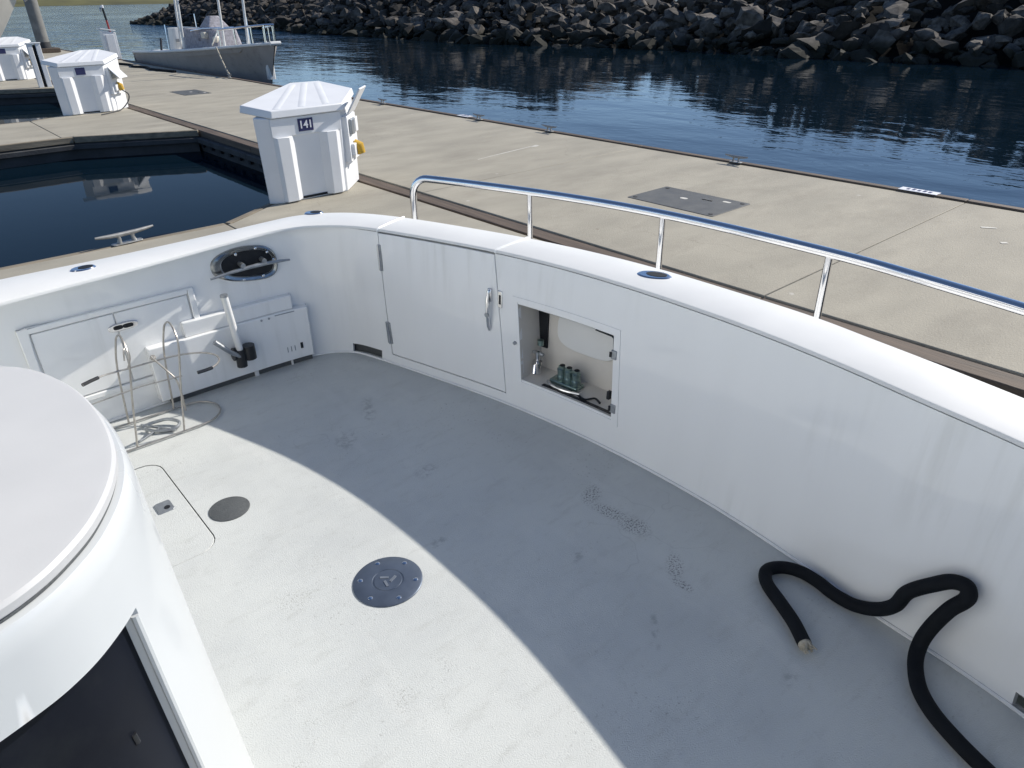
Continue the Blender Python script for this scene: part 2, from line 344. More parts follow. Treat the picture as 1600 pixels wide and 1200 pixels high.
def catmull(N, u, closed=False):
    n = len(N); i = min(max(int(math.floor(u)), 0), n - 2); x = u - i
    p1, p2 = Vector(N[i]), Vector(N[i + 1]); p0 = Vector(N[i - 1]) if i > 0 else 2 * p1 - p2; p3 = Vector(N[i + 2]) if i + 2 < n else 2 * p2 - p1
    return .5 * ((2 * p1) + (p2 - p0) * x + (2 * p0 - 5 * p1 + 4 * p2 - p3) * x * x + (3 * p1 - p0 - 3 * p2 + p3) * x ** 3)
def spline(N, k=8): return [catmull(N, i / k) for i in range((len(N) - 1) * k + 1)]
def rrect(x0, x1, y0, y1, r, k=5):
    out = []
    for cx, cy, a in ((x1 - r, y1 - r, 0), (x0 + r, y1 - r, 90), (x0 + r, y0 + r, 180), (x1 - r, y0 + r, 270)):
        out += [(cx + r * math.cos(math.radians(a + 90 * i / k)), cy + r * math.sin(math.radians(a + 90 * i / k))) for i in range(k + 1)]
    return out
def text_mesh(body, size):
    cu = bpy.data.curves.new('t', 'FONT'); cu.body = body; cu.size = size; cu.extrude = .002; cu.align_x = 'CENTER'; cu.align_y = 'CENTER'; cu.offset = size * .02
    o = bpy.data.objects.new('t', cu); me = bpy.data.meshes.new_from_object(o)
    bpy.data.objects.remove(o); bpy.data.curves.remove(cu); return me

# ------------------------------------------------------------------ setting: water, shore
DZ = -.45; WZ = -.9
wb = MB(); wb.add([(-2500, -2500, WZ), (6000, -2500, WZ), (6000, 7000, WZ), (-2500, 7000, WZ)], [(0, 1, 2, 3)])
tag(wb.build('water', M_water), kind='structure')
sb = MB(); sb.add([(-2500, -2500, WZ - 6), (6000, -2500, WZ - 6), (6000, 7000, WZ - 6), (-2500, 7000, WZ - 6)], [(0, 1, 2, 3)])
tag(sb.build('sea_bed', M_dside), kind='structure')
lb = MB()
def land(a, b):
    ang = math.radians(20 + 115 * a); R = 1250 + 900 * b
    h = 0 if b == 0 else (9 + 22 * b + 16 * mnoise.noise(Vector((ang * 14, b * 3, 0)))) * (1 if b < 1 else 0)
    return (R * math.cos(ang), R * math.sin(ang), WZ - .3 + max(0, h))
lb.grid(land, 90, 8); tag(lb.build('far_shore', M_land), kind='structure')

# ------------------------------------------------------------------ floating docks
JOINT = 5.45
walk = empty('walkway', (8, 10, DZ)); tag(walk, kind='structure')
MB().box((7.95, 20, DZ - .42), (4.96, 68.4, .60)).build('float', M_dside, walk)
y = 3.1 - 4 * JOINT; k = 0
while y < 54:
    y1 = min(y + JOINT, 54.2)
    MB().box((8.06, (y + y1) / 2, DZ - .06 + .0015 * (k % 3)), (4.70, y1 - y - .008, .12)).build('concrete_slab', M_conc, walk, bevel=.008)
    # walers: timber rub strips, one board per slab on each edge
    MB().box((5.575, (y + y1) / 2, DZ - .075), (.22, y1 - y - .012, .13)).build('timber_waler', M_wood, walk, bevel=.012)
    MB().box((5.40, (y + y1) / 2, DZ - .20), (.10, y1 - y - .012, .11)).build('timber_waler', M_dside if y > 8 else M_wood, walk, bevel=.012)
    MB().box((10.49, (y + y1) / 2, DZ - .055), (.13, y1 - y - .012, .16)).build('timber_waler', M_wood, walk, bevel=.012)
    MB().box((10.60, (y + y1) / 2, DZ - .19), (.08, y1 - y - .012, .10)).build('timber_waler', M_wood, walk, bevel=.012)
    y = y1; k += 1
for i in range(-2, 8):
    MB().box((5.435, 14.01 + .5 * i, DZ - .30), (.06, .10, .09)).build('drain_slot', M_dark, walk)
# utility hatch covers in the walkway
def hatch_cover(cx, cy, dx, dy):
    h = MB().prism(rrect(cx - dx / 2, cx + dx / 2, cy - dy / 2, cy + dy / 2, .03), DZ - .01, DZ + .008).build('hatch_cover', M_hatchp, walk, bevel=.003)
    for sx, sy in ((-1, -1), (1, -1), (1, 1), (-1, 1)):
        MB().lathe([(.03, 0), (.03, .006), (.015, .008)], (cx + sx * (dx / 2 - .08), cy + sy * (dy / 2 - .08), DZ + .007), k=10).build('bolt', M_dside, h)
    for ox, oy, sx, sy in ((.05, .1, .07, .11), (.18, -.18, .03, .16), (.28, -.42, .06, .12)):
        MB().prism(rrect(cx + ox - sx / 2, cx + ox + sx / 2, cy + oy - sy / 2, cy + oy + sy / 2, .03), DZ + .008, DZ + .0095).build('paint_patch', M_paint, h)
hatch_cover(7.98, 5.65, .86, 1.38); hatch_cover(7.85, 24.0, .8, 1.4)
# worn paint strokes on the concrete
def stroke(pts, wd):
    P = [Vector((x, y, 0)) for x, y in pts]; vs = []; n = len(P)
    for i, p in enumerate(P):
        d = (P[min(i + 1, n - 1)] - P[max(i - 1, 0)]).normalized(); q = Vector((-d.y, d.x, 0)); ww = wd * (.35 + .65 * math.sin(PI * (i + .6) / n)) * random.uniform(.7, 1.2)
        vs += [p + q * ww + Vector((0, 0, DZ + .0045)), p - q * ww + Vector((0, 0, DZ + .0045))]
    MB().add(vs, [(2 * i, 2 * i + 1, 2 * i + 3, 2 * i + 2) for i in range(n - 1)]).build('paint_mark', M_paint, walk)
stroke([(7.7, 9.79), (8.1, 9.86), (8.5, 9.92), (8.9, 9.98), (9.15, 10.02), (9.3, 10.05)], .018)
stroke([(9.12, 10.0), (9.2, 9.98), (9.3, 10.0)], .05)
stroke([(9.38, 2.56), (9.42, 2.50), (9.46, 2.42)], .035); stroke([(8.9, 2.2), (8.95, 2.15)], .03)

def finger(y0, y1, gn, gf, x0=-14):
    """finger dock with a triangular gusset plate on each side of its root"""
    fo = empty('finger_dock', (0, (y0 + y1) / 2, DZ)); tag(fo, kind='structure')
    poly = [(x0, y0), (5.42 - gn[0], y0), (5.42, y0 - gn[1]), (5.42, y1 + gf[1]), (5.42 - gf[0], y1), (x0, y1)]
    inset = [(x0 + .0, y0 + .05), (5.42 - gn[0], y0 + .05), (5.40, y0 - gn[1] + .07), (5.40, y1 + gf[1] - .07), (5.42 - gf[0], y1 - .05), (x0, y1 - .05)]
    MB().prism(inset, DZ - .72, DZ - .125).build('float', M_dside, fo)
    def P(pts): return MB().prism(pts, DZ - .12, DZ)
    xs = [x0, -8.2, -2.7, 5.42 - max(gn[0], gf[0])]
    for a, b in zip(xs, xs[1:]): P([(a + .008, y0 + .10), (b - .008, y0 + .10), (b - .008, y1 - .10), (a + .008, y1 - .10)]).build('concrete_slab', M_conc, fo, bevel=.008)
    a = xs[-1] + .008; e = lambda yy: yy
    root = [(a, y0 + .10), (5.42 - gn[0] + .03, y0 + .10), (5.39, y0 - gn[1] + .13), (5.39, y1 + gf[1] - .13), (5.42 - gf[0] + .03, y1 - .10), (a, y1 - .10)]
    if abs(5.42 - gn[0] + .03 - a) < .05: root[1] = (a + .06, y0 + .10)
    if abs(5.42 - gf[0] + .03 - a) < .05: root[4] = (a + .06, y1 - .10)
    P(root).build('concrete_slab', M_conc, fo, bevel=.008)
    def edge(p, q, w):
        p, q = Vector((*p, 0)), Vector((*q, 0)); d = q - p; L = d.length; c = (p + q) / 2; n = Vector((d.y, -d.x, 0)).normalized()
        an = math.atan2(d.y, d.x)
        MB().box((c.x - n.x * .045, c.y - n.y * .045, DZ - .062), (L - .01, .085, .125), an).build('timber_waler', M_fwood, fo, bevel=.012)
        MB().box((c.x + n.x * .028, c.y + n.y * .028, DZ - .20), (L - .01, .06, .10), an).build('rubber_waler', M_dside, fo, bevel=.012)
    edge((x0, y0), (5.42 - gn[0], y0), 1); edge((5.42 - gn[0], y0), (5.42, y0 - gn[1]), 1)
    edge((5.42, y1 + gf[1]), (5.42 - gf[0], y1), 1); edge((5.42 - gf[0], y1), (x0, y1), 1)
    return fo
finger(5.65, 9.04, (1.0, .75), (2.4, 1.55))
finger(17.72, 21.05, (2.2, 1.1), (2.4, 1.5))
finger(29.9, 33.2, (2.0, 1.0), (2.4, 1.5))

# cleats
def make_cleat(scale=1.0):
    r = empty('dock_cleat', (0, 0, 0))
    MB().prism(rrect(-.17, .17, -.055, .055, .03), 0, .014).build('base', M_iron, r, bevel=.004)
    for sx in (-1, 1):
        MB().tube([(sx * .085, 0, .012), (sx * .075, 0, .06), (sx * .08, 0, .105)], [.030, .020, .026], 10).build('leg', M_iron, r)
    MB().tube(spline([(-.33, 0, .125), (-.22, 0, .115), (-.1, 0, .108), (.1, 0, .108), (.22, 0, .115), (.33, 0, .125)], 3), [.013, .016, .019, .021, .023, .024, .026, .026, .026, .026, .024, .023, .021, .019, .016, .013], 10).build('horn_bar', M_iron, r)
    return r
cl = make_cleat(); cl.location = (1.87, 9.0, DZ + .004); cl.rotation_euler = (0, 0, .14)
tag(cl, 'large pale horn cleat on the finger dock just behind the cockpit side', 'cleat', 'mooring cleats on the docks')
for (x, y_, lab) in ((10.40, 6.52, 'horn cleat on the far walkway edge nearest the grey hatch cover'), (10.40, 10.86, 'horn cleat on the far walkway edge, right of the white painted stroke'),
                    (10.40, 13.13, 'horn cleat on the far walkway edge, above the left end of the painted stroke'), (10.40, 17.14, 'horn cleat on the far walkway edge right beside the raised pedestal flap'),
                    (10.40, 27.3, 'horn cleat on the walkway edge tied with the moored workboat line')):
    c = copy_tree(cl); c.location = (x, y_, DZ + .03); c.rotation_euler = (0, 0, PI / 2); c.scale = (.62, .8, .8)
    tag(c, lab, 'cleat')
# berth tags screwed to the far edge
def berth_tag(y_, lab, dy):
    r = empty('berth_tag', (10.51, y_, DZ + .028)); tag(r, lab, 'sign', 'berth tags on the walkway edge')
    MB().box((10.51, y_, DZ + .031), (.17, dy, .006)).build('plate', M_tagw, r, bevel=.002)
    q = dy / 7
    for i in range(-2, 3):
        MB().box((10.51 + .012 * (i % 2), y_ + i * q, DZ + .0355), (.07 + .02 * (i % 2), q * .55, .002)).build('printed_block', M_navy, r)
berth_tag(3.72, 'white and blue berth tag on the far walkway edge at right', .5); berth_tag(13.78, 'white and blue berth tag on the walkway edge near the middle', .4)

# ------------------------------------------------------------------ dock pedestals (power cabinets)
def make_pedestal():
    """corner cabinet; local origin = front left foot corner on the dock"""
    r = empty('power_pedestal', (0, 0, 0))
    foot = [(-.16, .10), (0, 0), (1.0, .02), (1.50, .56), (1.24, .92), (.78, .94)]
    cx, cy = .66, .45
    sc = lambda k: [(cx + (x - cx) * k, cy + (y - cy) * k) for x, y in foot]
    body = MB(); top = sc(1.04)
    body.prism(foot, 0, lambda p: 1.10 + .17 * max(0, p[1]) , top)
    # front recessed panel opening is built as raised stiles round a set-back face
    b = body.build('cabinet', M_ped, r, bevel=.012)
    def front(x0, x1, z0, z1, d0, d1, name, mat, par, bev=.006, fl=0, fr=0):
        def q(x, z):
            k = 1 + .04 * z / 1.1
            return Vector((cx + (x - cx) * k, cy + ((.02 * x) - cy) * k, z))
        vs = []
        for d, a_, c_ in ((d0, x0 - fl, x1 + fr), (d1, x0, x1)):
            vs += [q(a_, z0) + Vector((0, -d, 0)), q(c_, z0) + Vector((0, -d, 0)), q(c_, z1) + Vector((0, -d, 0)), q(a_, z1) + Vector((0, -d, 0))]
        return MB().add(vs, [(0, 1, 2, 3), (7, 6, 5, 4), (0, 4, 5, 1), (1, 5, 6, 2), (2, 6, 7, 3), (3, 7, 4, 0)]).build(name, mat, par, bevel=bev)
    front(.04, .20, .02, .86, -.005, .075, 'raised_rib', M_ped, r, fl=.03, fr=.10); front(.74, .88, .02, .86, -.005, .075, 'raised_rib', M_ped, r, fl=.09, fr=.09)
    front(.0, .99, .86, 1.09, -.005, .022, 'upper_band', M_ped, r)
    front(.30, .68, .02, .05, .0, .01, 'vent_slot', M_dark, r, 0)
    # lid with ribs
    lp = [(-.27, .29), (-.01, -.065), (1.05, -.05), (1.56, .53), (1.27, 1.0), (.82, 1.02)]; lp_in = [(cx + (x - cx) * .975, cy + (y - cy) * .975) for x, y in lp]
    zt = lambda p: 1.20 + .20 * max(-.1, p[1])
    lid = MB().prism(lp, lambda p: zt(p) - .09, zt, lp_in).build('lid', M_ped, r, bevel=.012)
    for xa, xb, yb in ((.10, .80, .90), (.46, 1.00, .93), (.82, 1.18, .90)):
        vs = []
        for x, yy in ((xa, .0), (xb, yb)):
            z = zt((x, yy)); vs += [(x - .07, yy, z - .004), (x - .035, yy, z + .005), (x + .035, yy, z + .005), (x + .07, yy, z - .004)]
        MB().add(vs, [(0, 1, 2, 3), (7, 6, 5, 4), (0, 4, 5, 1), (1, 5, 6, 2), (2, 6, 7, 3), (3, 7, 4, 0)]).build('lid_rib', M_ped, lid)
    # electrical panel on the angled face that looks aft
    p0, p1 = Vector((1.0, .02, 0)), Vector((1.50, .56, 0)); d = (p1 - p0).normalized(); n = Vector((d.y, -d.x, 0)); an = math.atan2(d.y, d.x)
    F_ = lambda a, o, z: p0 + d * a + n * (o + .02 * z / 1.1) + Vector((0, 0, z))
    MB().box(F_(.30, .035, .70), (.50, .09, .62), an).build('meter_panel', M_ped, r, bevel=.01)
    MB().box(F_(.20, .095, .86), (.16, .05, .20), an).build('outlet', M_dull, r, bevel=.01)
    MB().box(F_(.42, .095, .86), (.14, .05, .20), an).build('outlet', M_ped, r, bevel=.01)
    MB().box(F_(.20, .10, .55), (.17, .07, .16), an).build('outlet', M_ped, r, bevel=.01)
    MB().lathe([(.028, 0), (.028, .015), (.018, .02)], F_(.42, .082, .60), n, 12).build('breaker_knob', M_black, r)
    pl = MB().tube([F_(.30, .08, .60), F_(.30, .15, .57), F_(.30, .18, .47)], [.075, .08, .06], 14).build('shore_plug', M_yel, r)
    # number plate
    np_ = front(.37, .58, .90, 1.06, .023, .030, 'number_plate', M_navy, r, .002)
    return r, front, F_, n, d, an, np_
ped, ffront, FF, pn, pd_, pan, nplate = make_pedestal()
def add_digits(plate, body):
    me = text_mesh(body, .135); me.materials.append(M_tagw)
    o = bpy.data.objects.new('number', me); COL.objects.link(o); o.parent = plate
    k = 1 + .04 * .98 / 1.1
    o.location = (.66 + (.475 - .66) * k, .45 + (.0095 - .45) * k - .033, .98); o.rotation_euler = (PI / 2 + .016, 0, .02); o.scale = (1.0, 1, 1)
ped2 = copy_tree(ped); ped3 = copy_tree(ped)
add_digits(nplate, '141')
def flap(parent, up):
    c = FF(.26, .10 if up else .06, 1.06 if up else 1.03); M = Matrix.Rotation(pan, 3, 'Z') @ Matrix.Rotation(-2.58 if up else -.75, 3, 'X')
    off = M @ Vector((0, 0, -.17))
    MB().box(c + off, (.40, .025, .38), M=M).build('outlet_cover', M_ped, parent, bevel=.008)
flap(ped, True)
ped.location = (3.99, 9.385, DZ)
flap(ped2, False); flap(ped3, False)
def cord(parent):
    MB().tube(spline([FF(.30, .18, .47), FF(.38, .27, .36), FF(.30, .26, .2), FF(.05, .18, .04), FF(-.25, .12, .015), FF(-.7, .06, .012)], 6), .014, 8).build('power_cord', M_black, parent)
cord(ped2)
ped2.location = (3.98, 21.3, DZ); ped3.location = (4.15, 33.2, DZ)
plate_c = (.476, -.026, .98)
for p_, s_ in ((ped2, ''), (ped3, '')):
    pl = [c for c in p_.children if c.name.startswith('number_plate')][0]
    MB().box(plate_c, (.13, .004, .07)).build('printed_block', M_dull, pl).matrix_parent_inverse = Matrix()
tag(ped, 'large white power pedestal with blue 141 plate beside the yacht', 'pedestal', 'white power pedestals along the dock')
tag(ped2, 'white power pedestal in the middle distance with a black cord trailing', 'pedestal', 'white power pedestals along the dock')
tag(ped3, 'farthest white power pedestal, cut off by the left picture edge', 'pedestal', 'white power pedestals along the dock')

# two-board white post beside the farthest pedestal
po = empty('dock_post', (5.03, 29.6, DZ)); tag(po, 'white post of two upright boards between the two far pedestals', 'post')
for sx in (-1, 1): MB().box((5.03 + sx * .12, 29.6, DZ + .66), (.14, .16, 1.32)).build('board', M_ped, po, bevel=.01)
MB().box((5.03, 29.64, DZ + .64), (.10, .06, 1.26)).build('dark_core', M_dark, po)
MB().box((5.03, 29.6, DZ + 1.33), (.42, .2, .03)).build('cap', M_ped, po, bevel=.006)

# white locker with extinguisher pole at the far end
lk = empty('dock_locker', (10.33, 41.6, DZ)); tag(lk, 'tall narrow white dock locker at the far walkway end', 'locker')
MB().prism([(10.05, 41.3), (10.62, 41.3), (10.62, 41.9), (10.05, 41.9)], DZ, lambda p: DZ + 1.28 - (.10 if p[0] > 10.3 else 0)).build('body', M_ped, lk, bevel=.015)
MB().box((10.33, 41.285, DZ + .6), (.36, .025, 1.0)).build('door', M_ped, lk, bevel=.006)
MB().box((10.30, 41.6, DZ + 1.31), (.66, .66, .05), M=Matrix.Rotation(.17, 3, 'Y')).build('lid', M_ped, lk, bevel=.01)
hp = empty('life_hook', (10.5, 41.2, DZ)); tag(hp, 'dark pole with red lower half leaning on the white locker', 'pole')
MB().tube([(10.66, 42.1, DZ), (10.58, 42.1, .82), (10.56, 42.1, 1.25)], .045, 10).build('red_shaft', M_red, hp)
MB().tube([(10.56, 42.1, 1.25), (10.52, 42.1, 1.78)], .05, 10).build('dark_shaft', M_black, hp)
MB().tube([(10.52, 42.1, 1.74), (10.40, 42.1, 1.78), (10.4, 42.1, 1.6)], .045, 10).build('hook', M_dull, hp)
MB().tube([(10.52, 42.1, 1.78), (10.515, 42.1, 1.9)], .07, 10).build('tip', M_tagw, hp)
lb_ = MB()
lb_.tube(spline([(9.45, 37.9, DZ + .05), (9.7, 36.6, DZ + .04), (9.5, 35.6, DZ + .04), (9.75, 34.6, DZ + .04), (9.6, 33.3, DZ + .04), (9.9, 31.5, DZ + .04)], 6), .05, 8)
tag(lb_.build('coiled_hose', M_hose), 'dark hose lying on the walkway behind the middle pedestal', 'hose')
# piling
pg = empty('mooring_pile', (9.15, 51, WZ - 3)); tag(pg, 'thick grey concrete mooring pile with collar at top left', 'pile')
MB().lathe([(.33, 0), (.33, 11)], (9.2, 51, WZ - 5), k=16).build('shaft', M_pile, pg)
MB().lathe([(.36, 0), (.36, .7)], (9.2, 51, WZ + .3), k=16).build('wet_band', M_dside, pg)
for sx, sy, dx, dy in ((0, -.55, 1.3, .2), (0, .55, 1.3, .2), (-.55, 0, .2, .9), (.55, 0, .2, .9)):
    MB().box((9.2 + sx, 51 + sy, DZ + .13), (dx, dy, .22)).build('collar_beam', M_wood, pg, bevel=.02)

# ------------------------------------------------------------------ moored workboat beyond the walkway
def skiff():
    r = empty('workboat', (12.2, 34, WZ)); tag(r, 'grey open workboat with white rail moored beyond the walkway', 'boat')
    Y0, Y1 = 27.2, 40.2; CXs = 12.25
    def sec(a):   # half beam at gunwale, half beam at waterline, gunwale z
        hb = 1.42 * min(1, (a / .42) ** .62) if a < .42 else 1.42 - .10 * (a - .42)
        hw = 1.18 * min(1, max(0, (a - .07) / .45) ** .8)
        gz = .60 - .95 * a + .25 * a * a
        return max(hb, .02), max(hw, .012), gz
    def side(sg, a, b):
        hb, hw, gz = sec(a); yy = Y0 + (Y1 - Y0) * a
        rake = (1 - b) * max(0, 1 - a / .3) * 1.1
        wv = hw + (hb - hw) * b ** 1.3
        z = WZ - .35 + (gz - WZ + .35) * b
        return (CXs + sg * wv, yy + rake, z)
    h = MB(); h.grid(lambda a, b: side(-1, a, b), 30, 8); h.grid(lambda a, b: side(1, a, b), 30, 8)
    h.grid(lambda a, b: (CXs + (2 * a - 1) * sec(1)[0], Y1, WZ - .35 + (sec(1)[2] - WZ + .35) * b), 4, 2)
    h.build('hull', M_hullg, r)
    d = MB(); d.grid(lambda a, b: (CXs + (2 * b - 1) * (sec(a)[0] - .03), Y0 + .05 + (Y1 - Y0 - .05) * a, sec(a)[2] - .22 if a > .12 else sec(a)[2] - .01), 30, 4); d.build('deck', M_cream, r)
    for sg in (-1, 1):
        MB().tube([(CXs + sg * sec(i / 30)[0], Y0 + (Y1 - Y0) * i / 30, sec(i / 30)[2]) for i in range(31)], .055, 8).build('gunwale', M_cap, r)
    MB().tube([(CXs - .2, Y0 - .02, .60), (CXs + .2, Y0 - .02, .60)], .07, 8).build('bow_cap', M_cap, r)
    MB().prism(rrect(CXs - .14, CXs + .14, Y0 + .68, Y0 + .9, .05), WZ + .25, WZ + .75).build('bow_fender', M_cap, r)
    # console with canvas cover
    MB().prism(rrect(11.6, 12.9, 31.4, 35.6, .15), -.1, .95, rrect(11.75, 12.75, 31.7, 35.4, .15)).build('console', M_canvas, r)
    MB().prism(rrect(11.75, 12.75, 32.2, 33.4, .1), .95, 1.45, rrect(12.05, 12.45, 32.6, 33.0, .1)).build('canvas_peak', M_canvas, r)
    rng = random.Random(3)
    for i in range(7): MB().box((11.6 + rng.uniform(0, 1), 31.7 + i * .3, .35 + rng.uniform(0, .5)), (.25, .22, .25), rng.uniform(0, 1)).build('deck_bag', M_canvas if i % 2 else M_cream, r, bevel=.05)
    MB().box((12.1, 31.2, -.02), (1.1, .8, .35)).build('seat', M_cream, r, bevel=.05)
    en = MB().prism(rrect(11.75, 12.35, 36.7, 37.5, .14), -.2, .95, rrect(11.8, 12.3, 36.75, 37.4, .14)).build('engine_cowl', M_cap, r)
    MB().box((12.05, 36.66, .45), (.4, .06, .12)).build('badge', M_dull, en)
    # T-top
    for x, ya, yb in ((11.0, 28.3, 32.9), (11.95, 30.9, 36.0)): MB().tube([(x, ya, 2.6), (x, yb, 2.6)], .05, 8).build('top_frame', M_cap, r)
    for x, y0, y1 in ((10.98, 33.2, 32.8), (11.9, 36.3, 35.9), (11.85, 28.7, 28.5), (11.9, 31.2, 31.0)):
        MB().tube([(x, y0, .32 if y0 < 29 else -.1), (x + .05, y1, 2.6)], .05, 8).build('top_leg', M_cap, r)
    for x, ya, yb in ((11.92, 31.1, 36.1),): MB().tube([(x, ya, 1.0), (x, yb, 1.0)], .03, 6).build('top_brace', M_cap, r)
    # deck gear: rods, crates and a tall antenna
    for x, yy, h in ((11.3, 34.2, 1.3), (11.5, 34.6, 1.6), (12.6, 35.9, 1.5), (12.9, 31.0, 1.4), (11.4, 36.4, 1.1)): MB().tube([(x, yy, -.1), (x + .06, yy + .1, h)], .022, 6).build('rod', M_steel, r)
    for x, yy, z, dx, dy, dz in ((11.75, 30.8, .1, .5, .6, .4), (12.4, 30.0, .15, .6, .5, .45), (11.6, 38.2, -.15, .6, .7, .35), (12.6, 37.8, -.1, .5, .5, .5)): MB().box((x, yy, z), (dx, dy, dz), .1).build('deck_crate', M_cap, r, bevel=.03)
    MB().tube([(11.6, 33.8, .9), (11.6, 32.2, 1.02), (12.8, 32.2, 1.02), (12.8, 33.8, .9)], .03, 8).build('grab_rail', M_steel, r)
    # bow rail
    pts = []
    for i in range(0, 9): a = .22 - .0245 * i; pts.append((CXs - sec(max(a, .02))[0] + .06, Y0 + (Y1 - Y0) * a, sec(a)[2] + .62))
    p2 = [(2 * CXs - x, yy, z) for x, yy, z in pts[::-1]]
    MB().tube(pts + p2, .035, 8).build('bow_rail', M_steel, r)
    for i in (0, 3, 6, 8):
        for q in (pts, p2[::-1]):
            x, yy, z = q[i]; MB().tube([(x, yy, z), (x, yy, z - .64)], .03, 6).build('rail_post', M_steel, r)
    x, yy, z = pts[0]; MB().tube([(x, yy, z), (x, yy + .9, z - .55)], .03, 6).build('rail_post', M_steel, r)
    # stern platform with a box
    MB().box((12.1, 39.3, .0 - .30), (1.4, .9, .3)).build('stern_box', M_cream, r, bevel=.04)
    MB().tube([(11.3, 37.4, -.3), (11.6, 37.9, .5)], .05, 8).build('rod', M_black, r)
    return r
skiff()
tag(MB().tube(spline([(10.98, 29.6, .44), (10.85, 29.0, .12), (10.6, 28.0, -.22), (10.42, 27.32, DZ + .13)], 6), .03, 6).build('mooring_line', M_rope), 'pale mooring line from the workboat down to a dock cleat', 'rope')

# bow of a big boat in the slip at the left edge
def big_bow():
    r = empty('moored_cruiser', (0, 35.6, WZ)); tag(r, 'flared pale bow of a moored cruiser at the top left corner', 'boat')
    def side(sg, a, b):       # a along from bow (0) aft, b up
        hb = 1.6 * (1 - (1 - min(1, a / .8)) ** 2.2); hw = 1.3 * min(1, max(0, a - .1) / .6) ** .9
        z = WZ - .5 + 3.6 * b; wv = hw + (hb - hw) * b ** 1.6
        stem = 6.2 - 3.1 * (1 - b) ** 1.15
        return (stem * (1 - a) + (-8.0) * a, 35.6 + sg * max(wv, .02), z + .35 * (1 - a) * b)
    h = MB(); h.grid(lambda a, b: side(-1, a, b), 24, 12); h.grid(lambda a, b: side(1, a, b), 24, 12)
    h.grid(lambda a, b: tuple(Vector(side(-1, a, 1)).lerp(Vector(side(1, a, 1)), b)), 24, 4); h.build('hull', M_cream, r)
    for sg in (-1, 1): MB().tube([side(sg, i / 24, 1) for i in range(25)], .06, 8).build('rub_rail', M_cap, r)
    MB().box((6.3, 35.6, 2.62), (1.0, .35, .08)).build('bow_pulpit', M_cap, r, bevel=.02)
    an = MB().tube([(6.6, 35.6, 2.6), (6.5, 35.6, 2.3), (6.2, 35.6, 2.1)], .05, 8).build('anchor', M_dull, r)
    MB().prism(rrect(-6.5, -1.5, 34.6, 36.6, .4), 2.5, 4.0, rrect(-6.3, -2.6, 34.8, 36.4, .4)).build('cabin', M_cap, r)
    MB().prism(rrect(-6.2, -1.95, 34.55, 36.65, .4), 3.0, 3.6, rrect(-6.1, -2.4, 34.7, 36.5, .4)).build('windscreen', M_win, r)
big_bow()

# ------------------------------------------------------------------ breakwater of boulders
bwk = empty('breakwater', (36, 40, WZ)); tag(bwk, 'long dark boulder breakwater across the channel', 'breakwater')
def bw_line(y_): return 35.4 + .9 * math.sin(y_ * .09) + .5 * math.sin(y_ * .23 + 1) + (max(0, y_ - 95) * .07)
def bw_top(y_):
    e = max(0, min(1, (128 - y_) / 16)); h = 4.6 + 1.3 * math.sin(y_ * .12 + .6) + .9 * math.sin(y_ * .31)
    return WZ + h * (e ** .55)
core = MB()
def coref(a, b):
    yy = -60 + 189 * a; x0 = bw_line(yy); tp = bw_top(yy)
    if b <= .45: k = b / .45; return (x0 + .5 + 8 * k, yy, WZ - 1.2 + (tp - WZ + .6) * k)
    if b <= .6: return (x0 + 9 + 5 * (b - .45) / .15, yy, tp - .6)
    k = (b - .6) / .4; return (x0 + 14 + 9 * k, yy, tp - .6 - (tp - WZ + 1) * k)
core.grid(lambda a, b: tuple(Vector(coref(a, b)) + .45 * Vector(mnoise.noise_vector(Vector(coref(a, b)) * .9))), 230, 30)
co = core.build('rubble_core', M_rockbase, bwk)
variants = []
rr = random.Random(11)
for k in range(14):
    bm = bmesh.new()
    sx, sy, sz = rr.uniform(.75, 1.45), rr.uniform(.55, 1.0), rr.uniform(.4, .85)
    for i in range(17):
        v = Vector((rr.gauss(0, 1), rr.gauss(0, 1), rr.gauss(0, 1))).normalized() * rr.uniform(.82, 1.08)
        bm.verts.new((v.x * sx, v.y * sy, v.z * sz))
    ch = bmesh.ops.convex_hull(bm, input=bm.verts)
    bmesh.ops.delete(bm, geom=[g for g in ch['geom_interior'] if isinstance(g, bmesh.types.BMVert)], context='VERTS')
    bmesh.ops.subdivide_edges(bm, edges=bm.edges[:], cuts=1, use_grid_fill=True)
    for v in bm.verts: v.co += .10 * Vector(mnoise.noise_vector(v.co * 1.7 + Vector((k * 7.1, 0, 0)))) + .05 * Vector(mnoise.noise_vector(v.co * 4.5 + Vector((0, k * 3.3, 0)))) - v.co * .03 * (v.co.length - .8)
    me = bpy.data.meshes.new('rock'); bm.to_mesh(me); bm.free(); me.materials.append(M_rock); variants.append(me)
places = []
yy = -58.0
while yy < 128:
    x0 = bw_line(yy); tp = bw_top(yy); hh = tp - WZ
    rows = int(7 + hh * 1.9)
    for j in range(rows):
        k = (j + rr.uniform(-.35, .35)) / (rows - 1); k = max(-.03, min(1.05, k))
        s = rr.choice((.3, .38, .46, .55, .68, .85)) * (1.1 if k < .5 else .95)
        x = x0 + 8.2 * k * (hh / 4.6) ** .6 - .25; z = WZ - .15 + hh * k
        places.append((x + rr.uniform(-.3, .3), yy + rr.uniform(-.7, .7), z + rr.uniform(-.2, .35), s, k))
    yy += .86
for i in range(2600):
    yb = rr.uniform(-20, 126); hh = bw_top(yb) - WZ; k = rr.uniform(0, 1); places.append((bw_line(yb) + 8.2 * k * (hh / 4.6) ** .6 - .1, yb, WZ - .1 + hh * k, rr.uniform(.14, .36), k))
for i in range(26): # small tip boulders awash
    a = rr.uniform(0, 1); places.append((bw_line(128) + 2 + rr.uniform(-3, 3), 127.5 + 3.5 * a, WZ + .1, rr.uniform(.3, .7), 0))
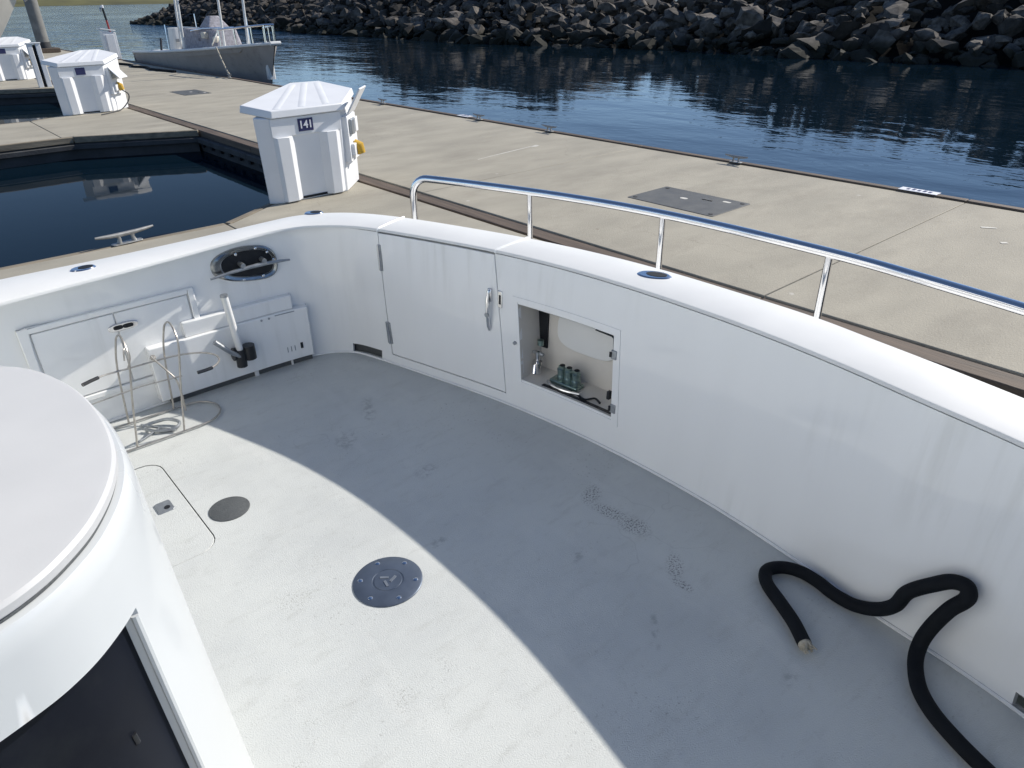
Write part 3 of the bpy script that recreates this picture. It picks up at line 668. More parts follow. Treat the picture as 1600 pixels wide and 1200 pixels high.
def apparent(p):
    v = Vector((p[0], p[1], p[2] - 2.0)); dz = v.dot(fwd)
    if dz <= 0: return 0
    px = 800 + 1110 * v.dot(rgt) / dz; py = 600 - 1110 * v.dot(upv) / dz
    return p[3] / dz * 1110 if (-10 < px < 1610 and -12 < py < 140) else 0
places.sort(key=apparent, reverse=True)
rest = MB()
for i, (x, yy, z, s, k) in enumerate(places):
    me = rr.choice(variants); R = Matrix.Rotation(rr.uniform(0, 6.3), 4, 'Z') @ Matrix.Rotation(rr.uniform(-.5, .5), 4, 'X') @ Matrix.Rotation(rr.uniform(-.5, .5), 4, 'Y')
    T = Matrix.Translation((x, yy, z)) @ R @ Matrix.Scale(s, 4)
    if i < 300 and apparent((x, yy, z, s)) > 0:
        o = bpy.data.objects.new('rock', me); COL.objects.link(o); o.parent = bwk; o.matrix_parent_inverse = Matrix.Translation((-36, -40, -WZ)); o.matrix_basis = T
    else: rest.add([T @ v.co for v in me.vertices], [tuple(p.vertices) for p in me.polygons])
ro = rest.build('rock_mass', M_rock, bwk, smooth=False); ro['kind'] = 'stuff'

# ------------------------------------------------------------------ the yacht cockpit
yacht = empty('sport_yacht', (0, 1.6, WZ)); tag(yacht, 'white yacht cockpit with curved transom and stainless rail in the foreground', 'boat')
H = .85
TOP = [(-2, 3.30), (-1, 3.51), (.2, 3.695), (.75, 3.768), (1.31, 3.862), (1.54, 3.888), (1.70, 3.86), (1.82, 3.785), (1.93, 3.665), (2.012, 3.501), (2.142, 3.123), (2.252, 2.741), (2.329, 2.326), (2.362, 1.93), (2.366, 1.54), (2.353, 1.239), (2.320, .94), (2.270, .64), (2.215, .32), (2.13, .0), (1.99, -.35), (1.85, -.55), (1.6, -.66), (.5, -.62), (-2, -.5)]
BASE = [(-2, 3.75), (-1, 3.88), (.2, 3.93), (.75, 3.945), (1.31, 3.945), (1.55, 3.935), (1.70, 3.915), (1.82, 3.865), (1.915, 3.77), (1.975, 3.60), (2.10, 3.10), (2.19, 2.70), (2.25, 2.30), (2.285, 1.90), (2.293, 1.513), (2.279, 1.2), (2.24, .86), (2.195, .57), (2.16, .23), (2.10, -.05), (1.95, -.40), (1.83, -.62), (1.6, -.72), (.5, -.75), (-2, -.75)]
OUT = [(-2, 3.95), (-1, 4.03), (.2, 4.055), (.75, 4.05), (1.31, 4.075), (1.63, 4.10), (1.80, 4.10), (1.98, 4.02), (2.13, 3.86), (2.262, 3.60), (2.40, 3.2), (2.52, 2.78), (2.605, 2.35), (2.645, 1.95), (2.65, 1.55), (2.64, 1.2), (2.605, .95), (2.56, .66), (2.50, .34), (2.42, 0), (2.28, -.40), (2.1, -.72), (1.75, -.9), (.5, -.88), (-2, -.85)]
WT = []
for i, (b, t) in enumerate(zip(BASE, TOP)):
    k = 0 if i <= 5 else min(1, (i - 5) / 4) if i < 12 else (1 if i < 20 else max(0, 1 - (i - 20) / 3))
    WT.append((b[0] + (t[0] - b[0]) * k, b[1] + (t[1] - b[1]) * k))
UM = 24.0
def inward(u):
    a, b = max(0, u - .02), min(UM, u + .02); d = (catmull(WT, b) - catmull(WT, a)).normalized(); return Vector((d.y, -d.x))
def W(u, z, off=0):
    u = min(max(u, 0), UM); b = catmull(BASE, u); t = catmull(WT, u); p = b + (t - b) * (z / H) + inward(u) * off
    return Vector((p.x, p.y, z))
def along(u): a = catmull(TOP, u - .02); b = catmull(TOP, u + .02); d = (b - a).normalized(); return Vector((d.x, d.y, 0))
def outer(u, off=0):
    a, b = max(0, u - .02), min(UM, u + .02); d = (catmull(OUT, b) - catmull(OUT, a)).normalized(); p = catmull(OUT, min(max(u, 0), UM)) + Vector((-d.y, d.x)) * off; return p
def line(u1, z1, u2, z2): return lambda z: u1 + (u2 - u1) * (z - z1) / (z2 - z1)
def panel(uL, uR, z0, z1, off, th, du=.16, nz=3):
    uL = uL if callable(uL) else (lambda z, k=uL: k); uR = uR if callable(uR) else (lambda z, k=uR: k)
    def fn(a, b, o):
        z = z0 + (z1 - z0) * b; return W(uL(z) + (uR(z) - uL(z)) * a, z, off + o)
    nu = max(1, int(abs(uR(z0) - uL(z0)) / du))
    return MB().slab(fn, nu, nz, th)
ZT = .8285
# sole with an opening for the floor hatch
HX0, HX1, HY0, HY1 = -.16, .560, 2.545, 3.375
def ngon_hole(outer_pts, hole_pts, z, name, mat, parent):
    bm = bmesh.new()
    ed = []
    for pts in (outer_pts, hole_pts):
        vs = [bm.verts.new((x, y_, z)) for x, y_ in pts]; ed += [bm.edges.new((vs[i], vs[(i + 1) % len(vs)])) for i in range(len(vs))]
    bmesh.ops.triangle_fill(bm, use_beauty=True, edges=ed)
    for f_ in bm.faces:
        if f_.normal.z < 0: f_.normal_flip()
    me = bpy.data.meshes.new(name); bm.to_mesh(me); bm.free(); me.materials.append(mat)
    o = bpy.data.objects.new(name, me); COL.objects.link(o); o.parent = parent; o.matrix_parent_inverse = world_of(parent).inverted(); return o
bl = [W(u_ * .125, 0, -.03) for u_ in range(int(UM / .125) + 1)]
hpoly = rrect(HX0, HX1, HY0, HY1, .085)
sole = ngon_hole([(p.x, p.y) for p in bl], hpoly, 0, 'cockpit_sole', M_sole, yacht)
g = MB(); n_ = len(hpoly); ip = rrect(HX0 + .03, HX1 - .03, HY0 + .03, HY1 - .03, .06)
g.add([(x, y_, 0) for x, y_ in hpoly] + [(x, y_, -.012) for x, y_ in hpoly] + [(x, y_, -.012) for x, y_ in ip], [(i, (i + 1) % n_, n_ + (i + 1) % n_, n_ + i) for i in range(n_)] + [(n_ + i, n_ + (i + 1) % n_, 2 * n_ + (i + 1) % n_, 2 * n_ + i) for i in range(n_)])
g.build('hatch_gutter', M_gut, sole)
fh = MB().prism(rrect(HX0 + .0045, HX1 - .0045, HY0 + .0045, HY1 - .0045, .081), -.0118, -.001).build('floor_hatch', M_sole, yacht, bevel=.003)
lt = MB().prism(rrect(.428, .498, 2.925, 3.012, .012), -.004, .004).build('hatch_latch', M_dull, fh, bevel=.002)
MB().lathe([(.013, 0), (.013, .002)], (.472, 2.955, .004), k=12).build('latch_hole', M_dark, lt)
# deck plates
dp = MB().lathe([(.135, -.004), (.135, .004), (.130, .007), (.062, .007), (.060, .0045), (.055, .0045), (.053, .007), (.001, .0075)], (.965, 1.895, 0), k=48).build('deck_plate', M_plate, yacht)
dp['label'] = 'blue-grey round deck plate with six bright screws'
for i in range(6):
    a = math.radians(20 + 60 * i); MB().lathe([(.010, 0), (.010, .002), (.006, .0045)], (.965 + .108 * math.cos(a), 1.895 + .108 * math.sin(a), .006), k=10).build('screw', M_steel, dp)
for i in range(3):
    a = math.radians(100 + 120 * i); MB().box((.965 + .02 * math.cos(a), 1.895 + .02 * math.sin(a), .008), (.034, .010, .003), a + .7).build('emblem_stroke', M_dull, dp)
dg = MB().lathe([(.088, -.003), (.088, .003), (.084, .005), (.001, .006)], (.678, 2.757, 0), k=40).build('deck_plate', M_grey, yacht)
dg['label'] = 'grey round non-skid deck plate beside the floor hatch'
# walls: port side, corner, transom with door and service recess
DL = line(9.0, .84, 9.28, .062); DR = line(10.971, .841, 11.166, .066)
RL = line(11.352, .59, 11.438, .182); RR = line(12.838, .59, 12.905, .177)
gap = .011
sh = lambda fn, d: (lambda z: fn(z) + d)
SU0, SU1 = 7.86, 9.08   # scupper
wl = MB()
for q in (panel(0, SU0, 0, ZT, 0, .022), panel(SU0, sh(DL, -gap), .066, ZT, 0, .022), panel(SU1, sh(DL, -gap), 0, .066, 0, .022, nz=1),
          panel(sh(DL, -gap), sh(DR, gap), 0, .060, 0, .022, nz=1),
          panel(sh(DR, gap), RL, 0, ZT, 0, .022, nz=6), panel(RL, RR, 0, .178, 0, .022), panel(RL, RR, .592, ZT, 0, .022),
          panel(RR, 18.46, 0, ZT, 0, .022), panel(18.46, 18.9, .062, ZT, 0, .022), panel(18.9, UM, 0, ZT, 0, .022)):
    wl.v, wl.f = (lambda a: (a.v, a.f))(wl.add(q.v, q.f))
wl.build('cockpit_liner', M_gel, yacht)
# backing behind the door gaps and the scupper
panel(SU0 - .3, 11.30, -.02, ZT, -.05, .01).build('liner_backing', M_grey, yacht)
panel(18.2, 19.2, -.02, .3, -.09, .01).build('liner_backing', M_dark, yacht)
panel(SU0 - .02, SU1 + .02, -.002, .085, -.035, .01).build('scupper_throat', M_grey, yacht)
ck = MB(); ck.tube([W(u_ / 20, .006, .006) for u_ in range(0, 480)], .007, 6); ck.build('corner_fillet', M_gel, yacht)
door = panel(DL, DR, .066, ZT - .006, .001, .03, nz=4).build('transom_door', M_gel, yacht, bevel=.003)
for z0, z1 in ((.60, .755), (.137, .275)):
    hg = panel(sh(DL, -.045), sh(DL, .035), z0, z1, .007, .012, du=.05, nz=1).build('hinge', M_dull, door, bevel=.002)
    zc = (z0 + z1) / 2
    MB().tube([W(DL(z0) - .005, z0, .009), W(DL(z1) - .005, z1, .009)], .006, 8).build('hinge_pin', M_steel, hg)
hd = panel(10.885, 10.945, .57, .64, .016, .016, du=.05, nz=1).build('door_latch', M_steel, door, bevel=.004)
MB().tube([W(10.915, .63, .02), W(10.915, .58, .028), W(10.905, .50, .026), W(10.90, .43, .014), W(10.90, .405, .004)], [.010, .012, .010, .011, .008], 10).build('latch_lever', M_steel, hd)
MB().lathe([(.014, 0), (.014, .006)], W(10.905, .50, .03), (*(-inward(10.9) * -1), 0), 12).build('latch_rivet', M_dull, hd)
sp_ = panel(11.035, 11.105, .545, .638, .005, .006, du=.05, nz=1).build('strike_plate', M_steel, yacht, bevel=.003)
panel(11.058, 11.085, .565, .615, .0065, .002, du=.05, nz=1).build('strike_slot', M_dark, sp_)
# service recess
FL = line(11.266, .632, 11.342, .139); FR = line(12.925, .616, 13.014, .139)
fr = MB()
for q in (panel(FL, RL, .165, .605, .004, .006), panel(RR, FR, .165, .605, .004, .006), panel(FL, FR, .605, .628, .004, .006), panel(FL, FR, .142, .165, .004, .006)): fr.add(q.v, q.f)
frm = fr.build('recess_frame', M_gel, yacht, bevel=.002)
rec = MB(); DEP = -.19
# flat-backed box: four sides and back following the same curve
rec.grid(lambda a, b: W(RL(.18 + .41 * b) + a * (RR(.18 + .41 * b) - RL(.18 + .41 * b)), .18 + .41 * b, DEP), 8, 4)
rec.grid(lambda a, b: W(RL(.18) + a * (RR(.18) - RL(.18)), .18, DEP * b), 8, 3)
rec.grid(lambda a, b: W(RL(.59) + a * (RR(.59) - RL(.59)), .59, DEP * b), 8, 3)
rec.grid(lambda a, b: W(RL(.18 + .41 * a), .18 + .41 * a, DEP * b), 4, 3)
rec.grid(lambda a, b: W(RR(.18 + .41 * a), .18 + .41 * a, DEP * b), 4, 3)
rc = rec.build('service_recess', M_rec, yacht)
def oval(uc, zc, ru, rz, off, th, name, mat, par, p=3.2, k=36):
    f = []; b_ = []
    for i in range(k):
        a = 2 * PI * i / k; ca, sa = math.cos(a), math.sin(a)
        x = math.copysign(abs(ca) ** (2 / p), ca); z = math.copysign(abs(sa) ** (2 / p), sa)
        f.append(W(uc + ru * x, zc + rz * z, off)); b_.append(W(uc + ru * x, zc + rz * z, off - th))
    return MB().add(f + b_, [tuple(range(k)), tuple(range(2 * k - 1, k - 1, -1))] + [(i, k + i, k + (i + 1) % k, (i + 1) % k) for i in range(k)]).build(name, mat, par, bevel=.003)
oval(12.14, .445, .46, .105, DEP + .02, .019, 'access_plate', M_cap, rc)
panel(11.36, 11.52, .30, .56, DEP + .012, .01, nz=1).build('dark_vent', M_dark, rc)
# manifold: three barrels on a base, left tap, cable
man = panel(11.78, 12.22, .182, .205, -.06, .07, nz=1).build('manifold_base', M_brass, rc, bevel=.006)
for u_ in (11.92, 12.03, 12.15):
    MB().lathe([(.026, 0), (.026, .03), (.022, .035), (.024, .07), (.018, .075), (.018, .085)], W(u_, .20, -.095), k=16).build('barrel', M_brass, man)
    MB().lathe([(.015, 0), (.015, .003)], W(u_, .284, -.095), k=12).build('barrel_bore', M_dark, man)
MB().tube(spline([W(11.78, .195, -.05), W(11.9, .192, -.03), W(12.1, .19, -.03), W(12.3, .192, -.05)], 5), .009, 8).build('pipe', M_steel, man)
tp = MB().lathe([(.022, 0), (.02, .05), (.028, .055), (.028, .075), (.012, .08), (.012, .13)], W(11.52, .185, -.10), k=14).build('water_tap', M_steel, rc)
MB().tube([W(11.44, .30, -.10), W(11.52, .305, -.10), W(11.60, .30, -.10)], .010, 8).build('tap_handle', M_dull, tp)
MB().tube([W(11.52, .25, -.10), W(11.56, .25, -.05), W(11.58, .215, -.035)], .013, 10).build('tap_spout', M_steel, tp)
MB().lathe([(.018, 0), (.018, .03)], W(11.50, .335, -.13), k=12).build('tap_knob', M_brass, tp)
MB().tube(spline([W(12.25, .187, -.05), W(12.42, .188, -.03), W(12.5, .19, -.07), W(12.62, .19, -.05)], 5), .006, 6).build('cable', M_black, rc)
panel(11.75, 12.86, .181, .1835, -.012, .02, nz=1).build('seal_strip', M_black, rc)
for u_, z_ in ((12.861, .500), (12.917, .228)):
    c_ = panel(u_ - .035, u_ + .045, z_ - .022, z_ + .022, .010, .014, du=.05, nz=1).build('hinge_clip', M_dull, frm, bevel=.003)
    MB().tube([W(u_ - .035, z_ + .012, .012), W(u_ - .035, z_ - .012, .012)], .006, 8).build('clip_pin', M_black, c_)
panel(12.80, 12.838, .26, .30, .0, .02, du=.05, nz=1).build('hinge_clip', M_black, frm)
MB().tube([W(12.55, .586, -.004), W(12.80, .583, -.004), W(12.83, .575, -.004), W(12.845, .52, -.004)], .005, 6).build('seal_remnant', M_black, frm)
MB().lathe([(.010, 0), (.010, .012), (.006, .016)], W(11.328, .378, .003), (*inward(11.3), 0), 10).build('catch', M_dull, frm)
# covering board in three lengths with caulked seams
def cap(u0, u1):
    n = max(2, int((u1 - u0) / .1))
    def ring(u):
        i_ = catmull(TOP, u) + inward(u) * .004; o_ = outer(u); d = (o_ - i_).normalized(); out = []
        for (s, z) in ((0, .834), (0, .8445), (.002, .8485), (.007, .85)): out.append((*(i_ + d * s), z))
        m1 = i_.lerp(o_, .5); out.append((*m1, .8515))
        for (s, z) in ((.020, .85), (.008, .845), (.001, .835), (0, .80), (.0, .775)): out.append((*(o_ - d * s), z))
        out += [(*(o_ - d * .02), .775), (*(i_ + d * .03), .834)]
        return out
    m = MB(); k = None; vs = []; fs = []
    for i in range(n + 1):
        rg = ring(u0 + (u1 - u0) * i / n); k = len(rg); vs += rg
    for i in range(n): fs += [(i * k + j, i * k + (j + 1) % k, (i + 1) * k + (j + 1) % k, (i + 1) * k + j) for j in range(k)]
    fs += [tuple(range(k)), tuple(n * k + j for j in range(k - 1, -1, -1))]
    return m.add(vs, fs).build('covering_board', M_cap, yacht)
US1, US2 = 9.0, 11.0
caps = [cap(0, US1 - .008), cap(US1 + .008, US2 - .008), cap(US2 + .008, UM)]
for u_ in (US1, US2):
    a = catmull(TOP, u_) + inward(u_) * .004; b_ = outer(u_)
    MB().tube([(a.x, a.y, .834), (a.x, a.y, .845), (*a.lerp(b_, .05), .8495), (*a.lerp(b_, .5), .851), (*a.lerp(b_, .95), .8495), (b_.x, b_.y, .82)], .0075, 6).build('seam_caulk', M_caulk, caps[1])
# hull outside
hl = MB(); hl.grid(lambda a, b: (*outer(UM * a, -.015 - .02 * b - .10 * b * b), .80 - 2.3 * b), 160, 6); hl.build('hull_side', M_gel, yacht)
pb = MB(); pb.grid(lambda a, b: (*outer(8.2 + 13.6 * a, -.06 + .58 * b), .17), 60, 2); pb.grid(lambda a, b: (*outer(8.2 + 13.6 * a, -.06 + .58 * b), .11), 60, 2)
pb.grid(lambda a, b: (*outer(8.2 + 13.6 * a, .52), .11 + .06 * b), 60, 1); pb.build('swim_platform', M_cap, yacht)
# port rod-holder / fairlead fittings on the covering board
def fitting(c, ang, L, wd, lab):
    k = 28; P_ = [(c[0] + L * math.cos(2 * PI * i / k) * math.cos(ang) - wd * math.sin(2 * PI * i / k) * math.sin(ang), c[1] + L * math.cos(2 * PI * i / k) * math.sin(ang) + wd * math.sin(2 * PI * i / k) * math.cos(ang)) for i in range(k)]
    P2 = [(c[0] + (x - c[0]) * .86, c[1] + (y_ - c[1]) * .86) for x, y_ in P_]
    f_ = MB().prism(P_, .849, .857, P2).build('rod_holder', M_steel, yacht); f_['label'] = lab
    P3 = [(c[0] + .012 * math.cos(ang) + (x - c[0]) * .55, c[1] + .012 * math.sin(ang) + (y_ - c[1]) * .6) for x, y_ in P_]
    MB().prism(P3, .855, .8585).build('holder_mouth', M_dark, f_)
fitting((.588, 3.925), .02, .062, .042, 'leftmost flush rod holder on the port covering board'); fitting((1.903, 4.06), -.55, .058, .04, 'flush rod holder at the port corner')
fitting((2.535, 1.938), -1.15, .085, .05, 'large flush rod holder on the transom covering board')
# stainless rail standing on brackets outside the transom
RZ, RO = 1.008, .30
def rp(u, z): p = outer(u, RO); return Vector((p.x, p.y, z))
ustart = 8.64
path = []
for i in range(9):
    a = PI / 2 * i / 8; path.append(rp(ustart + .30 * (1 - math.cos(a)), RZ - .115 + .115 * math.sin(a)))
path = [rp(ustart, .165), rp(ustart, .6), rp(ustart, .82)] + path
u_ = ustart + .42
while u_ < 23: path.append(rp(u_, RZ)); u_ += .15
rl = MB().tube(path, .0225, 14).build('hand_rail', M_steel, yacht)
def near_u(target):
    return min((abs((outer(k / 100, RO) - Vector(target)).length), k / 100) for k in range(800, 2300))[1]
for tgt in ((2.76, 3.04), (2.925, 2.21), (2.947, 1.333), (2.75, .1), (2.3, -.9)):
    uu = near_u(tgt)
    MB().tube([rp(uu, RZ - .01), rp(uu, .165)], .0165, 12).build('rail_post', M_steel, rl)
    a = outer(uu, -.03); MB().tube([rp(uu, .32), (a.x, a.y, .32)], .0165, 10).build('rail_bracket', M_steel, rl)
a = outer(ustart, -.03); MB().tube([rp(ustart, .32), (a.x, a.y, .32)], .0165, 10).build('rail_bracket', M_steel, rl)
# port side: hawse fairlead with cleat bar
hw = MB(); k = 40; HU, HZ = 4.37, .676
def hring(fu, fz, off): 
    out = []
    for i in range(k):
        a = 2 * PI * i / k; ca, sa = math.cos(a), math.sin(a); p = 2.6
        x = math.copysign(abs(ca) ** (2 / p), ca); z = math.copysign(abs(sa) ** (2 / p), sa)
        uu = HU + (.62 if x < 0 else .74) * fu * x
        out.append(W(uu, HZ + fz * z - .018 * x * fu, off))
    return out
rings = [hring(1, .104, 0), hring(.98, .102, .012), hring(.92, .094, .018), hring(.84, .080, .012), hring(.81, .076, -.05)]
vs = [p for r_ in rings for p in r_]; hw.add(vs, [(i * k + j, i * k + (j + 1) % k, (i + 1) * k + (j + 1) % k, (i + 1) * k + j) for i in range(len(rings) - 1) for j in range(k)])
hws = hw.build('hawse_fairlead', M_hawse, yacht)
MB().add(hring(.815, .077, .004), [tuple(range(k))]).build('hawse_opening', M_dark, hws)
MB().tube(spline([W(3.70, .655, .05), W(3.95, .666, .05), W(4.4, .672, .05), (W(4.95, .670, .05)), W(5.52, .664, .045)], 4), [.006, .007, .008, .009, .010, .011, .011, .011, .012, .012, .011, .011, .010, .009, .008, .007, .006], 10).build('cleat_bar', M_dull, hws)
for uu in (4.12, 4.62):
    MB().tube([W(uu, .69, .0), W(uu, .69, .06)], .014, 10).build('bar_stem', M_dull, hws)
for x, z in ((-.52, -.03), (-.3, .075), (-.25, -.08), (.12, .085), (.45, .05), (.60, .0), (.2, -.082)):
    MB().lathe([(.008, 0), (.008, .003), (.004, .005)], W(HU + x, HZ + z, .019), (*inward(HU + x), 0), 10).build('screw', M_steel, hws)
# tackle locker: raised frame and two doors
lf = MB(); TU0, TU1, TZ0, TZ1 = 2.03, 3.54, .16, .625
for q in (panel(TU0, TU0 + .055, TZ0, TZ1, .02, .022), panel(TU1 - .055, TU1, TZ0, TZ1, .02, .022), panel(TU0 + .055, TU1 - .055, TZ1 - .03, TZ1, .02, .022), panel(TU0 + .055, TU1 - .055, TZ0, TZ0 + .03, .02, .022)): lf.add(q.v, q.f)
lock = lf.build('locker_frame', M_gel, yacht, bevel=.005)
panel(TU0 + .068, 2.810, TZ0 + .036, TZ1 - .037, .012, .012).build('locker_door', M_gel, lock, bevel=.003)
rd = panel(2.822, TU1 - .068, TZ0 + .036, TZ1 - .037, .012, .012).build('locker_door', M_gel, lock, bevel=.003)
lk_ = oval(2.865, .511, .15, .021, .022, .010, 'locker_latch', M_steel, yacht, p=3)
oval(2.82, .512, .05, .011, .026, .004, 'latch_pull', M_dark, lk_); oval(2.92, .511, .05, .011, .026, .004, 'latch_pull', M_dark, lk_)
# bait box along the side: front panel with a set-back ledge above
bx = panel(3.01, 5.95, .040, .362, .064, .07, nz=2).build('bait_box', M_gel, yacht, bevel=.006)
panel(3.36, 5.31, .362, .448, .044, .05, nz=1).build('upper_ledge', M_gel, bx, bevel=.006)
panel(3.1, 5.85, .0, .039, .034, .03, nz=1).build('toe_recess', M_grey, bx)
for u_ in (4.0, 4.95): panel(u_ - .03, u_ + .03, .0, .039, .045, .02, nz=1).build('foot', M_cap, bx)
panel(4.60, 5.30, .350, .356, .0655, .002, nz=1).build('print_line', M_dull, bx)
for u_ in (4.24, 4.42): MB().lathe([(.007, 0), (.007, .002)], W(u_, .346, .064), (*inward(u_), 0), 10).build('stud', M_dull, bx)
panel(5.32, 5.44, .104, .142, .067, .004, du=.05, nz=1).build('badge', M_black, bx)
for u_ in (4.82, 4.95, 5.08): panel(u_, u_ + .03, .100, .134, .0655, .002, du=.05, nz=1).build('print_mark', M_dull, bx)
# folding pole in a black clamp on the box
pol = MB().tube([W(3.755, .570, .12), W(3.795, .235, .12)], .0195, 14).build('holder_pole', M_cap, yacht)
pol['label'] = 'upright pale tube held by a black clamp on the bait box'
MB().lathe([(.0215, 0), (.0215, .012)], W(3.754, .565, .12), k=14).build('tube_end', M_dull, pol)
cp = MB()
cp.tube([W(3.72, .210, .105), W(3.93, .198, .105)], .038, 14)
cp.tube([W(3.90, .248, .12), W(3.90, .163, .12)], .036, 12)
cp.tube([W(3.795, .235, .12), W(3.785, .130, .12)], .030, 12); cp.tube([W(3.82, .206, .10), W(3.82, .206, .06)], .03, 12)
cpo = cp.build('clamp', M_black, pol)
MB().tube([W(3.80, .19, .135), W(3.68, .245, .14), W(3.563, .325, .125)], [.012, .013, .015], 10).build('clamp_lever', M_dull, cpo)
MB().lathe([(.012, -.01), (.016, .0), (.012, .01)], W(3.03, .32, .08), k=12).build('drain_knob', M_wire, bx)
# console with rounded aft face, lid and dark door
LID = [(-.9, 1.02), (-.4, 1.03), (-.2, 1.06), (-.083, 1.097), (-.037, 1.117), (.016, 1.156), (.079, 1.218), (.147, 1.333), (.184, 1.447), (.198, 1.624), (.184, 1.818), (.135, 1.991), (.065, 2.076), (-.03, 2.14), (-.2, 2.19), (-.9, 2.22)]
NL = len(LID) - 1
LIDS = [Vector(p) for p in LID]
for _ in range(3): LIDS = [LIDS[0]] + [(LIDS[i - 1] + 2 * LIDS[i] + LIDS[i + 1]) / 4 for i in range(1, NL)] + [LIDS[-1]]
LIDS = [Vector(a).lerp(b, .6) for a, b in zip(LID, LIDS)]
def lc(v, off):
    v = min(max(v, 0), NL); a, b = max(0, v - .05), min(NL, v + .05); d = (catmull(LIDS, b) - catmull(LIDS, a)).normalized(); p = catmull(LIDS, v); return Vector((p.x + d.y * off, p.y - d.x * off))
NV = 110
cprof = [(0, .075), (.35, .055), (.8, .034), (1.0, .026), (1.12, .022), (1.158, .018), (1.170, .010), (1.172, -.006)]
def off_at(z):
    for (z0, o0), (z1, o1) in zip(cprof, cprof[1:]):
        if z0 <= z <= z1: return o0 + (o1 - o0) * (z - z0) / (z1 - z0 + 1e-9)
    return cprof[-1][1]
cons_parent = yacht
VD = 5.86; ZD = 1.0
cb = MB()
def strip(v0, v1, zs):
    n = max(2, int((v1 - v0) * 8)); vs = []; m = len(zs)
    for i in range(n + 1):
        v = v0 + (v1 - v0) * i / n
        for z in zs: p = lc(v, off_at(z)); vs.append((p.x, p.y, z))
    cb.add(vs, [(i * m + j, (i + 1) * m + j, (i + 1) * m + j + 1, i * m + j + 1) for i in range(n) for j in range(m - 1)])
strip(VD, NL, [0, .2, .35, .6, .8, ZD, 1.06, 1.12, 1.158, 1.170, 1.172]); strip(0, VD, [ZD, 1.06, 1.12, 1.158, 1.170, 1.172]); strip(0, VD, [0, .08])
# reveal round the door opening
n = 60; vs = []
for i in range(n + 1):
    p = lc(VD * i / n, off_at(ZD)); q = lc((VD - .10) * i / n, off_at(ZD) - .028); vs += [(p.x, p.y, ZD), (q.x, q.y, ZD)]
cb.add(vs, [(2 * i, 2 * i + 2, 2 * i + 3, 2 * i + 1) for i in range(n)]); vs = []
for i in range(13):
    z = .08 + (ZD - .08) * i / 12; p = lc(VD, off_at(z)); q = lc(VD - .10, off_at(z) - .028); vs += [(p.x, p.y, z), (q.x, q.y, z)]
cb.add(vs, [(2 * i, 2 * i + 2, 2 * i + 3, 2 * i + 1) for i in range(12)])
con = cb.build('console', M_con, yacht)
dd = MB(); dd.grid(lambda a, b: (*lc((VD - .10) * a, off_at(.08 + (ZD - .081) * b) - .026), .08 + (ZD - .081) * b), 60, 8)
cd = dd.build('console_door', M_smoke, con)
tr = MB(); tr.tube([(*lc(VD - .03, off_at(.09 + .9 * i / 14) - .006), .09 + .895 * i / 14) for i in range(15)], .008, 8); tr.build('door_trim', M_con, cd)
MB().tube([(*lc(4.75, off_at(.8) - .024), .77), (*lc(4.75, off_at(.75) - .024), .745)], .005, 8).build('door_pull', M_black, cd)
ldm = MB(); lp1 = [lc(NL * i / NV, -.004) for i in range(NV + 1)]; lp2 = [lc(NL * i / NV, .002) for i in range(NV + 1)]; lp3 = [lc(NL * i / NV, -.016) for i in range(NV + 1)]
k = NV + 1
ldm.add([(p.x, p.y, 1.178) for p in lp1] + [(p.x, p.y, 1.184) for p in lp2] + [(p.x, p.y, 1.198) for p in lp2] + [(p.x, p.y, 1.2055) for p in lp1] + [(p.x, p.y, 1.2075) for p in lp3],
        [(r_ * k + i, r_ * k + i + 1, (r_ + 1) * k + i + 1, (r_ + 1) * k + i) for r_ in range(4) for i in range(NV)] + [tuple(4 * k + i for i in range(k)), tuple(range(k - 1, -1, -1))])
ldm.build('console_lid', M_lid, con)
MB().tube([(*lc(NL * i / NV, -.006), 1.1755) for i in range(NV + 1)], .0045, 6).build('lid_seal', M_grey, con)
# cabin bulkhead behind the camera: the sunlit white structure that the transom faces
cab = MB(); cab.box((-1.05, 1.55, 1.6), (.12, 4.6, 3.2)); cbh = cab.build('cabin_bulkhead', M_gel, yacht, bevel=.02)
for yc, wd in ((.1, .8), (2.9, .8)): MB().box((-.985, yc, 1.75), (.02, wd, .9)).build('cabin_window', M_win, cbh, bevel=.01)
MB().box((-.98, 1.45, 1.35), (.04, .8, 1.9)).build('cabin_door', M_cap, cbh, bevel=.01)
MB().box((-.93, 2.95, .2), (.12, 1.4, .4)).build('mezzanine_step', M_cap, yacht, bevel=.03)

# ------------------------------------------------------------------ loose things in the cockpit
hs = empty('hose', (1.86, .65, 0)); tag(hs, 'thick black rubber hose snaking over the sole and up the transom', 'hose')
HP = [(1.856, .651, .031), (1.914, .724, .031), (1.962, .803, .031), (2.015, .893, .031), (2.075, .930, .031), (2.135, .900, .031), (2.165, .84, .031), (2.165, .77, .031), (2.150, .70, .031), (2.150, .62, .034), (2.146, .545, .075), (2.146, .498, .130), (2.150, .480, .193), (2.150, .458, .232), (2.150, .415, .284), (2.148, .368, .333), (2.143, .325, .345), (2.138, .312, .308), (2.136, .345, .235), (2.130, .375, .130), (2.11, .383, .06), (2.05, .365, .033), (1.965, .318, .031), (1.905, .254, .031), (1.862, .174, .031), (1.830, .094, .031), (1.80, 0, .031), (1.76, -.15, .031), (1.62, -.32, .031), (1.4, -.4, .031)]
MB().tube(spline(HP, 8), .0248, 14).build('hose_body', M_hose, hs)
e0 = Vector(HP[0]); ed = (e0 - Vector(HP[1])).normalized()
MB().tube([e0 - ed * .005, e0 + ed * .012, e0 + ed * .018], [.024, .023, .012], 14).build('frayed_core', M_rope, hs)
rg = random.Random(5); fz = MB()
